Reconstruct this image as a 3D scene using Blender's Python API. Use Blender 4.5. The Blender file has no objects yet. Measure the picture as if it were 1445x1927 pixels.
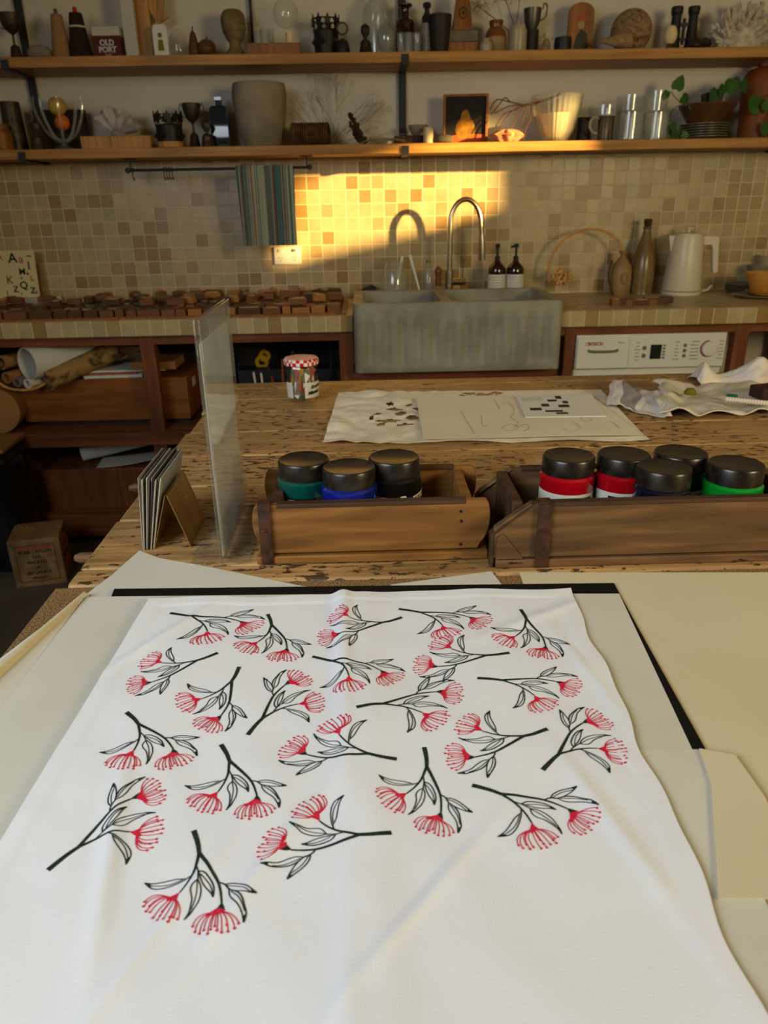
import bpy, bmesh, math, random
from mathutils import Vector, Matrix, noise
R = math.radians
random.seed(7)
col = bpy.context.scene.collection
scn = bpy.context.scene

# ------------------------------------------------------------------ camera
W_, H_, F_ = 1445.0, 1927.0, 1390.0
PITCH, YAW, ROLL = R(22.7), R(1.2), 0.018
CAM = Vector((0.0, 0.0, 1.31))
fwd = Vector((math.sin(YAW)*math.cos(PITCH), math.cos(YAW)*math.cos(PITCH), -math.sin(PITCH)))
rt0 = Vector((math.cos(YAW), -math.sin(YAW), 0))
up0 = rt0.cross(fwd)
rt = rt0*math.cos(ROLL) - up0*math.sin(ROLL)
up = up0*math.cos(ROLL) + rt0*math.sin(ROLL)
cam_d = bpy.data.cameras.new('camera')
cam = bpy.data.objects.new('camera', cam_d)
col.objects.link(cam)
cam.matrix_world = Matrix(((rt.x, up.x, -fwd.x, CAM.x), (rt.y, up.y, -fwd.y, CAM.y), (rt.z, up.z, -fwd.z, CAM.z), (0, 0, 0, 1)))
cam_d.sensor_fit = 'VERTICAL'
cam_d.sensor_height = 36.0
cam_d.lens = 36.0*F_/H_
cam_d.clip_start = 0.02
cam_d.dof.use_dof = True
cam_d.dof.focus_distance = 0.92
cam_d.dof.aperture_fstop = 9.0
scn.camera = cam

def P(px, py, Y=None, z=None, X=None):
    d = fwd + rt*((px-W_/2)/F_) - up*((py-H_/2)/F_)
    if Y is not None: t = Y/d.y
    elif z is not None: t = (z-CAM.z)/d.z
    else: t = X/d.x
    return CAM + d*t

# ------------------------------------------------------------------ light
world = bpy.data.worlds.new('world'); scn.world = world
world.use_nodes = True
bg = world.node_tree.nodes['Background']
bg.inputs[0].default_value = (0.75, 0.85, 1.0, 1)
bg.inputs[1].default_value = 0.35
AZ, EL = R(55), R(9)
sdir = Vector((-math.sin(AZ)*math.cos(EL), math.cos(AZ)*math.cos(EL), -math.sin(EL)))
sun_d = bpy.data.lights.new('sun', 'SUN'); sun = bpy.data.objects.new('sun', sun_d); col.objects.link(sun)
sun.rotation_euler = sdir.to_track_quat('-Z', 'Y').to_euler()
sun_d.energy = 24.0; sun_d.color = (1.0, 0.66, 0.24); sun_d.angle = R(1.4)
def area(name, loc, target, sx, sy, power, color):
    l = bpy.data.lights.new(name, 'AREA'); o = bpy.data.objects.new(name, l); col.objects.link(o)
    l.shape = 'RECTANGLE'; l.size = sx; l.size_y = sy; l.energy = power; l.color = color
    o.location = loc
    o.rotation_euler = (Vector(target)-Vector(loc)).to_track_quat('-Z', 'Y').to_euler()
    return o
wd = area('window_daylight', (-1.35, -0.55, 1.95), (-0.05, 0.9, 0.86), 1.3, 1.0, 20.5, (0.82, 0.91, 1.0)); wd.data.spread = R(120)
area('evening_glow', (2.1, -.5, 1.7), (0.0, 3.3, 1.2), .7, .6, 38.0, (1.0, 0.82, 0.44))
scn.view_settings.view_transform = 'Standard'
scn.view_settings.look = 'None'
scn.view_settings.gamma = 1.0
scn.view_settings.use_curve_mapping = False
scn.view_settings.exposure = 0.0

# ------------------------------------------------------------------ materials
def L(r, g, b):
    f = lambda c: (c/255/12.92) if c/255 <= 0.04045 else ((c/255+0.055)/1.055)**2.4
    return (f(r), f(g), f(b), 1)
def mat(name, c, rough=0.5, metal=0.0, c2=None, scale=8.0, stretch=(1, 1, 1), bump=0.0, trans=0.0, lo=0.35, hi=0.65, ior=1.45, detail=5.0, coat=0.0, sheen=0.0, alpha=1.0, sss=0.0):
    m = bpy.data.materials.new(name); m.use_nodes = True
    nt = m.node_tree; b = nt.nodes['Principled BSDF']
    b.inputs['Base Color'].default_value = c
    b.inputs['Roughness'].default_value = rough
    b.inputs['Metallic'].default_value = metal
    b.inputs['Transmission Weight'].default_value = trans
    b.inputs['IOR'].default_value = ior
    b.inputs['Coat Weight'].default_value = coat
    b.inputs['Sheen Weight'].default_value = sheen
    b.inputs['Alpha'].default_value = alpha
    if rough >= .38 and metal < .3: b.inputs['Specular IOR Level'].default_value = .22
    if c2 is None: c2 = (c[0]*.86, c[1]*.86, c[2]*.86, 1)
    tc = nt.nodes.new('ShaderNodeTexCoord'); mp = nt.nodes.new('ShaderNodeMapping')
    mp.inputs['Scale'].default_value = stretch
    nt.links.new(tc.outputs['Object'], mp.inputs[0])
    n = nt.nodes.new('ShaderNodeTexNoise'); n.inputs['Scale'].default_value = scale; n.inputs['Detail'].default_value = detail
    nt.links.new(mp.outputs[0], n.inputs['Vector'])
    if trans < 0.5:
        cr = nt.nodes.new('ShaderNodeValToRGB')
        cr.color_ramp.elements[0].position = lo; cr.color_ramp.elements[1].position = hi
        cr.color_ramp.elements[0].color = c; cr.color_ramp.elements[1].color = c2
        nt.links.new(n.outputs['Fac'], cr.inputs[0]); nt.links.new(cr.outputs[0], b.inputs['Base Color'])
    if bump:
        bp = nt.nodes.new('ShaderNodeBump'); bp.inputs['Strength'].default_value = bump; bp.inputs['Distance'].default_value = 0.004
        nt.links.new(n.outputs['Fac'], bp.inputs['Height']); nt.links.new(bp.outputs[0], b.inputs['Normal'])
    return m
def N(nt, t, **kw):
    n = nt.nodes.new(t)
    for k, v in kw.items(): setattr(n, k, v)
    return n
def mth(nt, op, a, b=None):
    n = nt.nodes.new('ShaderNodeMath'); n.operation = op
    for i, v in enumerate((a, b)):
        if v is None: continue
        if isinstance(v, (int, float)): n.inputs[i].default_value = v
        else: nt.links.new(v, n.inputs[i])
    return n.outputs[0]
def tile_mat(name, ax, p=0.055, off=(0, 0, 0), dim=1.0):
    m = bpy.data.materials.new(name); m.use_nodes = True
    nt = m.node_tree; b = nt.nodes['Principled BSDF']; lk = nt.links.new
    tc = N(nt, 'ShaderNodeTexCoord'); sp = N(nt, 'ShaderNodeSeparateXYZ'); lk(tc.outputs['Object'], sp.inputs[0])
    cells, fr = [], []
    for i in ax:
        u = mth(nt, 'DIVIDE', mth(nt, 'ADD', sp.outputs[i], off[i]+10*p), p)
        cells.append(mth(nt, 'FLOOR', u)); fr.append(mth(nt, 'FRACT', u))
    cb = N(nt, 'ShaderNodeCombineXYZ'); lk(cells[0], cb.inputs[0]); lk(cells[1], cb.inputs[1])
    wn = N(nt, 'ShaderNodeTexWhiteNoise'); wn.noise_dimensions = '3D'; lk(cb.outputs[0], wn.inputs['Vector'])
    cr = N(nt, 'ShaderNodeValToRGB'); cr.color_ramp.interpolation = 'CONSTANT'
    pal = [(0, L(182, 160, 114)), (.28, L(186, 160, 112)), (.48, L(172, 151, 104)), (.62, L(168, 140, 90)), (.75, L(152, 117, 62)), (.83, L(164, 134, 84)), (.90, L(192, 164, 120)), (.96, L(156, 124, 72))]
    e = cr.color_ramp.elements
    e[0].position, e[0].color = pal[0]; e[1].position, e[1].color = pal[-1]
    for q, c in pal[1:-1]:
        k = e.new(q); k.color = c
    lk(wn.outputs['Value'], cr.inputs[0])
    d = [mth(nt, 'MINIMUM', f, mth(nt, 'SUBTRACT', 1.0, f)) for f in fr]
    g = mth(nt, 'MINIMUM', d[0], d[1])
    gm = mth(nt, 'LESS_THAN', g, 0.035)
    ns = N(nt, 'ShaderNodeTexNoise'); ns.inputs['Scale'].default_value = 30; lk(tc.outputs['Object'], ns.inputs['Vector'])
    mx0 = N(nt, 'ShaderNodeMix', data_type='RGBA', blend_type='MULTIPLY'); mx0.inputs[0].default_value = .35
    lk(cr.outputs[0], mx0.inputs[6]); lk(ns.outputs['Fac'], mx0.inputs[7])
    mx = N(nt, 'ShaderNodeMix', data_type='RGBA'); lk(gm, mx.inputs[0]); lk(mx0.outputs[2], mx.inputs[6]); mx.inputs[7].default_value = L(196, 174, 132)
    lk(mx.outputs[2], b.inputs['Base Color'])
    hgt = mth(nt, 'MINIMUM', g, 0.06)
    bp = N(nt, 'ShaderNodeBump'); bp.inputs['Strength'].default_value = .6; bp.inputs['Distance'].default_value = .02
    lk(hgt, bp.inputs['Height']); lk(bp.outputs[0], b.inputs['Normal'])
    b.inputs['Roughness'].default_value = .38
    return m
def wood_mat(name, c, c2, c3, sx=(1.5, 30, 30), rough=.5, cracks=0.0, bump=.25, pos=(0, 0, 0), crack_scale=14, crack_sx=(1, 5, 5)):
    """grain noise + optional dark gouges"""
    m = bpy.data.materials.new(name); m.use_nodes = True
    nt = m.node_tree; b = nt.nodes['Principled BSDF']; lk = nt.links.new
    tc = N(nt, 'ShaderNodeTexCoord'); mp = N(nt, 'ShaderNodeMapping'); mp.inputs['Scale'].default_value = sx
    lk(tc.outputs['Object'], mp.inputs[0])
    n = N(nt, 'ShaderNodeTexNoise'); n.inputs['Scale'].default_value = 2.5; n.inputs['Detail'].default_value = 8; n.inputs['Distortion'].default_value = .6
    lk(mp.outputs[0], n.inputs['Vector'])
    cr = N(nt, 'ShaderNodeValToRGB'); e = cr.color_ramp.elements
    e[0].position, e[0].color = .3, c; e[1].position, e[1].color = .75, c3
    k = e.new(.5); k.color = c2
    lk(n.outputs['Fac'], cr.inputs[0]); out = cr.outputs[0]; hgt = n.outputs['Fac']
    n3 = N(nt, 'ShaderNodeTexNoise'); n3.inputs['Scale'].default_value = 3.2; lk(tc.outputs['Object'], n3.inputs['Vector'])
    mv = N(nt, 'ShaderNodeMix', data_type='RGBA', blend_type='OVERLAY'); mv.inputs[0].default_value = .45
    lk(out, mv.inputs[6]); lk(n3.outputs['Fac'], mv.inputs[7]); out = mv.outputs[2]
    if cracks:
        m2 = N(nt, 'ShaderNodeMapping'); m2.inputs['Scale'].default_value = crack_sx; lk(tc.outputs['Object'], m2.inputs[0])
        n2 = N(nt, 'ShaderNodeTexNoise'); n2.inputs['Scale'].default_value = crack_scale; n2.inputs['Detail'].default_value = 6; n2.inputs['Roughness'].default_value = .62
        lk(m2.outputs[0], n2.inputs['Vector'])
        nb = N(nt, 'ShaderNodeTexNoise'); nb.inputs['Scale'].default_value = 5; lk(tc.outputs['Object'], nb.inputs['Vector'])
        s = mth(nt, 'ADD', n2.outputs['Fac'], mth(nt, 'MULTIPLY', nb.outputs['Fac'], .25))
        c4 = N(nt, 'ShaderNodeValToRGB'); c4.color_ramp.elements[0].position = cracks; c4.color_ramp.elements[1].position = cracks+.035
        lk(s, c4.inputs[0])
        mx = N(nt, 'ShaderNodeMix', data_type='RGBA'); lk(c4.outputs[0], mx.inputs[0]); lk(out, mx.inputs[6]); mx.inputs[7].default_value = (c[0]*.12, c[1]*.12, c[2]*.14, 1)
        out = mx.outputs[2]
        hgt = mth(nt, 'SUBTRACT', mth(nt, 'MULTIPLY', hgt, .3), c4.outputs[0])
    lk(out, b.inputs['Base Color'])
    bp = N(nt, 'ShaderNodeBump'); bp.inputs['Strength'].default_value = bump; bp.inputs['Distance'].default_value = .0015
    lk(hgt, bp.inputs['Height']); lk(bp.outputs[0], b.inputs['Normal'])
    b.inputs['Roughness'].default_value = rough; b.inputs['Specular IOR Level'].default_value = .25
    return m
def stripe_mat(name):
    m = bpy.data.materials.new(name); m.use_nodes = True
    nt = m.node_tree; b = nt.nodes['Principled BSDF']; lk = nt.links.new
    tc = N(nt, 'ShaderNodeTexCoord'); sp = N(nt, 'ShaderNodeSeparateXYZ'); lk(tc.outputs['UV'], sp.inputs[0])
    fl = mth(nt, 'FLOOR', mth(nt, 'MULTIPLY', sp.outputs[0], 56.0))
    wn = N(nt, 'ShaderNodeTexWhiteNoise'); wn.noise_dimensions = '1D'; lk(fl, wn.inputs['W'])
    cr = N(nt, 'ShaderNodeValToRGB'); cr.color_ramp.interpolation = 'CONSTANT'
    pal = [(0, L(58, 92, 92)), (.24, L(132, 138, 116)), (.44, L(106, 72, 50)), (.56, L(74, 104, 100)), (.74, L(156, 150, 124)), (.84, L(60, 50, 42)), (.93, L(140, 108, 74))]
    e = cr.color_ramp.elements
    e[0].position, e[0].color = pal[0]; e[1].position, e[1].color = pal[-1]
    for q, c in pal[1:-1]: k = e.new(q); k.color = c
    lk(wn.outputs['Value'], cr.inputs[0]); lk(cr.outputs[0], b.inputs['Base Color'])
    b.inputs['Roughness'].default_value = .9
    return m
def thin_glass(name, tint=(1, 1, 1, 1), base=.05, edge=.55, rough=.02, body=0.0, bc=(.8, .8, .75, 1)):
    m = bpy.data.materials.new(name); m.use_nodes = True
    nt = m.node_tree; lk = nt.links.new; out = nt.nodes['Material Output']; nt.nodes.remove(nt.nodes['Principled BSDF'])
    t = N(nt, 'ShaderNodeBsdfTransparent'); t.inputs[0].default_value = tint
    gl = N(nt, 'ShaderNodeBsdfGlossy'); gl.inputs['Roughness'].default_value = rough
    lw = N(nt, 'ShaderNodeLayerWeight'); lw.inputs[0].default_value = .35
    pw_ = mth(nt, 'POWER', lw.outputs['Facing'], 3.0)
    f = mth(nt, 'ADD', mth(nt, 'MULTIPLY', pw_, edge), base)
    mx = N(nt, 'ShaderNodeMixShader'); lk(f, mx.inputs[0]); lk(t.outputs[0], mx.inputs[1]); lk(gl.outputs[0], mx.inputs[2]); o = mx.outputs[0]
    if body:
        d = N(nt, 'ShaderNodeBsdfDiffuse'); d.inputs[0].default_value = bc
        m2 = N(nt, 'ShaderNodeMixShader'); m2.inputs[0].default_value = body; lk(o, m2.inputs[1]); lk(d.outputs[0], m2.inputs[2]); o = m2.outputs[0]
    lk(o, out.inputs[0]); return m
def translucent(name, c, amt=.5):
    m = bpy.data.materials.new(name); m.use_nodes = True
    nt = m.node_tree; lk = nt.links.new; out = nt.nodes['Material Output']; nt.nodes.remove(nt.nodes['Principled BSDF'])
    tc = N(nt, 'ShaderNodeTexCoord'); n = N(nt, 'ShaderNodeTexNoise'); n.inputs['Scale'].default_value = 13; n.inputs['Detail'].default_value = 6; lk(tc.outputs['Object'], n.inputs['Vector'])
    cr = N(nt, 'ShaderNodeValToRGB'); cr.color_ramp.elements[0].position = .48; cr.color_ramp.elements[1].position = .8
    cr.color_ramp.elements[0].color = c; cr.color_ramp.elements[1].color = (c[0]*.6, c[1]*.6, c[2]*.55, 1); lk(n.outputs['Fac'], cr.inputs[0])
    d = N(nt, 'ShaderNodeBsdfDiffuse'); t = N(nt, 'ShaderNodeBsdfTranslucent'); lk(cr.outputs[0], d.inputs[0]); lk(cr.outputs[0], t.inputs[0])
    mx = N(nt, 'ShaderNodeMixShader'); mx.inputs[0].default_value = amt; lk(d.outputs[0], mx.inputs[1]); lk(t.outputs[0], mx.inputs[2])
    tr_ = N(nt, 'ShaderNodeBsdfTransparent'); m3 = N(nt, 'ShaderNodeMixShader'); m3.inputs[0].default_value = .38; lk(mx.outputs[0], m3.inputs[1]); lk(tr_.outputs[0], m3.inputs[2]); lk(m3.outputs[0], out.inputs[0]); return m
def linen_mat(name, c):
    m = mat(name, c, .85, c2=(c[0]*.97, c[1]*.97, c[2]*.96, 1), scale=6, sheen=.1)
    nt = m.node_tree; b = nt.nodes['Principled BSDF']; lk = nt.links.new
    tc = N(nt, 'ShaderNodeTexCoord'); hs = []
    for st in ((1900, 60, 1), (140, 1300, 1), (9, 14, 1)):
        mp = N(nt, 'ShaderNodeMapping'); mp.inputs['Scale'].default_value = st; lk(tc.outputs['Object'], mp.inputs[0])
        n = N(nt, 'ShaderNodeTexNoise'); n.inputs['Scale'].default_value = 1.0; n.inputs['Detail'].default_value = 2; lk(mp.outputs[0], n.inputs['Vector']); hs.append(n.outputs['Fac'])
    h = mth(nt, 'ADD', mth(nt, 'ADD', mth(nt, 'MULTIPLY', hs[0], .5), mth(nt, 'MULTIPLY', hs[1], .5)), mth(nt, 'MULTIPLY', hs[2], 4.0))
    bp = N(nt, 'ShaderNodeBump'); bp.inputs['Strength'].default_value = .32; bp.inputs['Distance'].default_value = .0010
    lk(h, bp.inputs['Height']); lk(bp.outputs[0], b.inputs['Normal'])
    return m
def gingham_mat(name):
    m = bpy.data.materials.new(name); m.use_nodes = True
    nt = m.node_tree; b = nt.nodes['Principled BSDF']; lk = nt.links.new
    tc = N(nt, 'ShaderNodeTexCoord'); ck = N(nt, 'ShaderNodeTexChecker'); ck.inputs['Scale'].default_value = 110
    ck.inputs[1].default_value = L(190, 24, 34); ck.inputs[2].default_value = L(235, 215, 205)
    lk(tc.outputs['Object'], ck.inputs[0]); lk(ck.outputs[0], b.inputs['Base Color']); b.inputs['Roughness'].default_value = .3
    return m

M = {}
M['wallpaint'] = mat('wall_paint', L(200, 190, 170), .8, scale=3, c2=L(192, 182, 162))
M['ceil'] = mat('ceiling_paint', L(196, 184, 154), .9)
M['tile_wall'] = tile_mat('mosaic_tile_wall', (0, 2), off=(.012, 0, .01))
M['tile_top'] = tile_mat('mosaic_tile_top', (0, 1), off=(.02, .018, 0))
M['tile_front'] = tile_mat('mosaic_tile_front', (0, 0), off=(.02, 0, 0))
M['floor'] = mat('concrete_floor', L(98, 88, 74), .6, c2=L(74, 66, 56), scale=3, bump=.1, detail=8)
M['shelfwood'] = wood_mat('shelf_pine', L(176, 126, 58), L(158, 110, 48), L(130, 86, 36), (1.2, 25, 25), .5)
M['framewood'] = wood_mat('red_frame_wood', L(122, 68, 32), L(104, 56, 26), L(80, 40, 18), (25, 25, 1.5), .45)
M['railwood'] = wood_mat('red_rail_wood', L(122, 68, 32), L(104, 56, 26), L(80, 40, 18), (1.5, 25, 25), .45)
M['ply'] = wood_mat('varnished_ply', L(140, 84, 34), L(124, 72, 28), L(96, 54, 20), (1.5, 14, 14), .4)
M['bench'] = wood_mat('worn_bench_wood', L(194, 152, 96), L(168, 130, 80), L(126, 96, 58), (2.6, 40, 20), .42, cracks=.71, bump=.9, crack_scale=44, crack_sx=(1, 2.1, 3))
M['mould'] = wood_mat('old_mould_wood', L(152, 106, 54), L(128, 86, 40), L(86, 56, 26), (2, 22, 22), .5, cracks=.78, bump=.6)
M['mould2'] = wood_mat('grey_brown_mould_wood', L(126, 92, 56), L(102, 74, 44), L(68, 49, 32), (2, 22, 22), .6, cracks=.77, bump=.7)
M['moulddark'] = wood_mat('dark_rim_wood', L(84, 58, 38), L(70, 48, 32), L(50, 34, 24), (2, 22, 22), .6, bump=.7)
M['chip'] = mat('chipboard', L(160, 126, 80), .8, c2=L(108, 80, 48), scale=420, lo=.4, hi=.6, bump=.4, detail=2)
M['strap'] = mat('rusty_strap', L(58, 42, 36), .55, .5, c2=L(92, 58, 40), scale=60, bump=.6)
M['darkiron'] = mat('black_iron', L(28, 26, 25), .5, .3)
M['paper'] = mat('newsprint_paper', L(214, 209, 194), .8, c2=L(206, 200, 182), scale=5, bump=.05)
M['paper2'] = mat('cream_paper', L(216, 205, 172), .8, c2=L(210, 196, 160), scale=4, bump=.05)
M['paperwhite'] = mat('white_paper', L(226, 222, 208), .75, c2=L(218, 214, 200), scale=5, bump=.05)
M['tracing'] = mat('tracing_paper', L(234, 224, 198), .55, c2=L(226, 214, 186), scale=9, bump=.12)
M['crumple'] = mat('crumpled_paper', L(242, 232, 208), .7, c2=L(232, 220, 194), scale=22, bump=.9, detail=3)
M['linen'] = linen_mat('white_linen', (0.86, 0.86, 0.87, 1))
M['inkg'] = mat('green_black_ink', L(30, 42, 34), .8, c2=L(58, 68, 52), scale=420, lo=.5, hi=.72, detail=2)
M['inkr'] = mat('red_ink', L(214, 30, 58), .8, c2=L(226, 70, 90), scale=300, lo=.5, hi=.75, detail=2)
M['blackboard'] = mat('black_board', L(18, 18, 18), .6)
M['jarlid'] = mat('dusty_black_lid', L(22, 18, 15), .3, c2=L(58, 46, 32), scale=70, lo=.42, hi=.8, detail=8)
M['jarblack'] = mat('jar_black', L(20, 18, 18), .2)
M['jargreen'] = mat('jar_teal_green', L(6, 76, 66), .18, coat=.3)
M['jarblue'] = mat('jar_blue', L(16, 30, 124), .18, coat=.3)
M['jarred'] = mat('jar_red', L(170, 8, 22), .18, coat=.3)
M['jarteal'] = mat('jar_dark_teal', L(10, 60, 70), .18, coat=.3)
M['jargrass'] = mat('jar_bright_green', L(8, 136, 40), .18, coat=.3)
M['jarnavy'] = mat('jar_dark_navy', L(14, 18, 34), .18, coat=.3)
M['labelw'] = mat('white_label', L(205, 200, 186), .5, c2=L(196, 190, 176))
M['labelb'] = mat('black_print', L(22, 22, 22), .5)
M['greyprint'] = mat('grey_print', L(110, 104, 92), .7)
M['brownprint'] = mat('brown_print', L(128, 84, 42), .7)
M['acrylic'] = thin_glass('clear_acrylic', (.98, .98, .97, 1), .05, .75, .04, .02)
M['insert'] = translucent('pale_printed_insert', L(206, 204, 190), .5)
M['brass'] = mat('brushed_brass', L(186, 144, 74), .35, .85, c2=L(142, 106, 56), scale=12, stretch=(1, 20, 1))
M['greycard'] = mat('grey_card', L(112, 104, 92), .7)
M['darkcard'] = mat('dark_card', L(60, 54, 48), .7)
M['whitecard'] = mat('cream_card', L(190, 182, 162), .7)
M['concrete'] = mat('sink_concrete', L(150, 146, 126), .55, c2=L(126, 120, 102), scale=7, bump=.1, detail=8)
M['steel'] = mat('brushed_nickel', L(190, 176, 150), .22, 1.0)
M['darksteel'] = mat('dark_steel', L(80, 70, 60), .35, .9)
M['glass'] = thin_glass('clear_glass', (.92, .93, .91, 1), .05, .4, .14, .07)
M['jamglass'] = thin_glass('jam_jar_glass', (.98, .98, .97, 1), .03, .4, .03)
M['wglass'] = thin_glass('ribbed_glass', (.95, .95, .92, 1), .05, .5, .1, .12, (.8, .72, .55, 1))
M['darkglass'] = mat('dark_glass', L(26, 30, 34), .08, coat=.4)
M['amber'] = mat('amber_glass', L(38, 16, 8), .08, coat=.4)
M['white'] = mat('white_enamel', L(212, 208, 192), .3, c2=L(208, 203, 186))
M['kettle'] = mat('kettle_white', L(205, 192, 162), .35, c2=L(200, 186, 156))
M['screen'] = mat('dark_display', L(34, 36, 34), .2)
M['stoneware'] = mat('stoneware_glaze', L(122, 98, 58), .25, c2=L(100, 78, 44), scale=12)
M['stoneware2'] = mat('stoneware_matt', L(150, 122, 80), .5, c2=L(126, 98, 60), scale=14)
M['crock'] = mat('crock_cream', L(160, 146, 116), .35, c2=L(146, 130, 100))
M['brownglaze'] = mat('brown_glaze', L(110, 62, 28), .3)
M['cork'] = mat('dark_cork', L(64, 46, 32), .8, scale=60, bump=.5)
M['cane'] = mat('cane', L(200, 150, 80), .5, c2=L(176, 122, 58), scale=30)
M['pompom'] = mat('dried_flower', L(220, 176, 110), .9, c2=L(188, 134, 72), scale=80)
M['drypale'] = mat('dry_pampas', L(150, 124, 88), .95, c2=L(120, 96, 64), scale=80)
M['terra'] = mat('terracotta', L(120, 64, 28), .5, c2=L(94, 48, 20), scale=12)
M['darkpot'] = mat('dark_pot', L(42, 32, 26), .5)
M['bronze'] = mat('aged_bronze', L(74, 62, 42), .45, .6, c2=L(48, 40, 28), scale=30, bump=.4)
M['darkbronze'] = mat('dark_bronze', L(46, 38, 30), .5, .5, c2=L(26, 22, 18), scale=30, bump=.5)
M['pewter'] = mat('pewter', L(96, 88, 72), .4, .7, c2=L(70, 64, 52), scale=20)
M['bust'] = mat('bust_plaster', L(120, 100, 68), .75, c2=L(96, 78, 50), scale=24, bump=.3)
M['stone'] = mat('pale_stone', L(142, 128, 108), .85, c2=L(112, 100, 84), scale=9, bump=.5, detail=8)
M['potstone'] = mat('potstone', L(150, 134, 110), .85, c2=L(96, 86, 72), scale=7, bump=.5, detail=10, lo=.3, hi=.75)
M['coral'] = mat('coral_white', L(190, 178, 158), .85, c2=L(160, 146, 124), scale=40, bump=.6)
M['shell'] = mat('shell_white', L(182, 174, 164), .6, c2=L(134, 124, 118), scale=16, bump=.6)
M['pinkcoral'] = mat('pink_coral', L(214, 140, 98), .7, c2=L(186, 106, 70), scale=60, bump=.6)
M['fruitwood'] = mat('fruit_wood', L(90, 60, 30), .42, c2=L(74, 42, 18), scale=14)
M['yarntan'] = mat('tan_yarn', L(150, 112, 72), .8, c2=L(130, 94, 58), scale=40, stretch=(1, 1, 8), bump=.4)
M['yarndark'] = mat('dark_yarn', L(44, 26, 24), .8, scale=40, stretch=(1, 1, 8), bump=.4)
M['red'] = mat('red_plastic', L(170, 40, 28), .4)
M['maroon'] = mat('maroon_box', L(78, 26, 22), .6)
M['canvas'] = mat('canvas_edge', L(182, 176, 160), .8)
M['honeywood'] = wood_mat('honey_wood', L(184, 136, 66), L(166, 118, 54), L(134, 92, 42), (20, 20, 1.5), .5)
M['orangewood'] = wood_mat('orange_wood', L(146, 92, 34), L(128, 78, 28), L(98, 58, 20), (20, 20, 1.5), .45)
M['candle'] = mat('candle_wax', L(206, 186, 140), .5)
M['twine'] = mat('jute_twine', L(150, 122, 84), .9, c2=L(120, 94, 62), scale=60, bump=.5)
M['rattan'] = mat('dark_rattan', L(92, 62, 32), .8, c2=L(60, 38, 20), scale=40, bump=.8)
M['twig'] = mat('dry_twig', L(104, 78, 56), .85, c2=L(80, 58, 42))
M['seed'] = mat('dark_seed_head', L(58, 34, 22), .9, bump=.6, scale=50)
M['orange'] = mat('orange_fruit', L(206, 104, 20), .5, scale=60, bump=.2)
M['lemon'] = mat('yellow_fruit', L(190, 150, 70), .5, scale=60, bump=.2)
M['book'] = mat('brown_book', L(58, 36, 24), .7, c2=L(44, 28, 20))
M['painting'] = mat('painting_dark', L(24, 16, 12), .6)
M['paintfloor'] = mat('painting_red_ground', L(170, 72, 34), .6, scale=20)
M['pear'] = mat('painted_pear', L(160, 112, 18), .6, c2=L(96, 62, 12), scale=24)
M['leaf'] = mat('pothos_leaf', L(38, 70, 26), .4, c2=L(54, 90, 32), scale=10)
M['plategrey'] = mat('grey_green_glaze', L(120, 112, 84), .35, c2=L(104, 96, 70))
M['yellowbowl'] = mat('ochre_glaze', L(196, 138, 58), .35, c2=L(180, 120, 44))
M['towel'] = stripe_mat('striped_towel')
M['gingham'] = gingham_mat('gingham_lid')
M['cardcream'] = mat('cream_card_print', L(206, 190, 140), .6)
M['pinkink'] = mat('pink_ink', L(186, 80, 90), .6)
M['rolltan'] = mat('mottled_roll', L(150, 116, 66), .8, c2=L(78, 58, 34), scale=22, lo=.5, hi=.62)
M['cardboard'] = mat('cardboard', L(150, 104, 60), .85)
M['plastic'] = mat('black_plastic_sheet', L(20, 20, 20), .18, bump=1.0, scale=7, detail=3)
M['tea'] = wood_mat('tea_chest_wood', L(150, 118, 74), L(132, 100, 60), L(106, 78, 44), (8, 8, 8), .7)
M['redpaint'] = mat('faded_red_paint', L(168, 78, 50), .8)
M['rag'] = mat('stained_rag', L(206, 198, 184), .95, c2=L(180, 176, 150), scale=12, lo=.4, hi=.75, bump=.25)
M['ragwhite'] = mat('white_rag', L(214, 206, 196), .95, c2=L(172, 166, 164), scale=9, lo=.55, hi=.7, bump=.25)
M['ragband'] = mat('grey_rag_band', L(146, 140, 142), .95)
M['ragedge'] = mat('rag_hem', L(226, 212, 190), .95)
M['stain_green'] = mat('green_stain', L(30, 112, 84), .9)
M['stain_olive'] = mat('olive_stain', L(116, 104, 30), .9)
M['blockbrown'] = mat('brown_block', L(60, 36, 30), .7)
M['yellowtape'] = mat('yellow_plastic', L(180, 140, 20), .5)
M['bluedark'] = mat('blue_black_bottle', L(24, 34, 44), .1, coat=.5)
M['clay'] = mat('grey_clay', L(84, 76, 62), .8)
for k, c in (('tb1', (112, 70, 38)), ('tb2', (84, 52, 30)), ('tb3', (158, 104, 52)), ('tb4', (122, 78, 40))):
    M[k] = mat('type_wood_'+k[-1], L(*c), .55, scale=20, stretch=(1, 6, 6))
for k, c in (('ti1', (88, 68, 48)), ('ti2', (74, 98, 64)), ('ti3', (140, 66, 42)), ('ti4', (160, 130, 86)), ('ti5', (84, 62, 60))):
    M[k] = mat('type_face_'+k[-1], L(*c), .5, scale=70)

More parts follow.
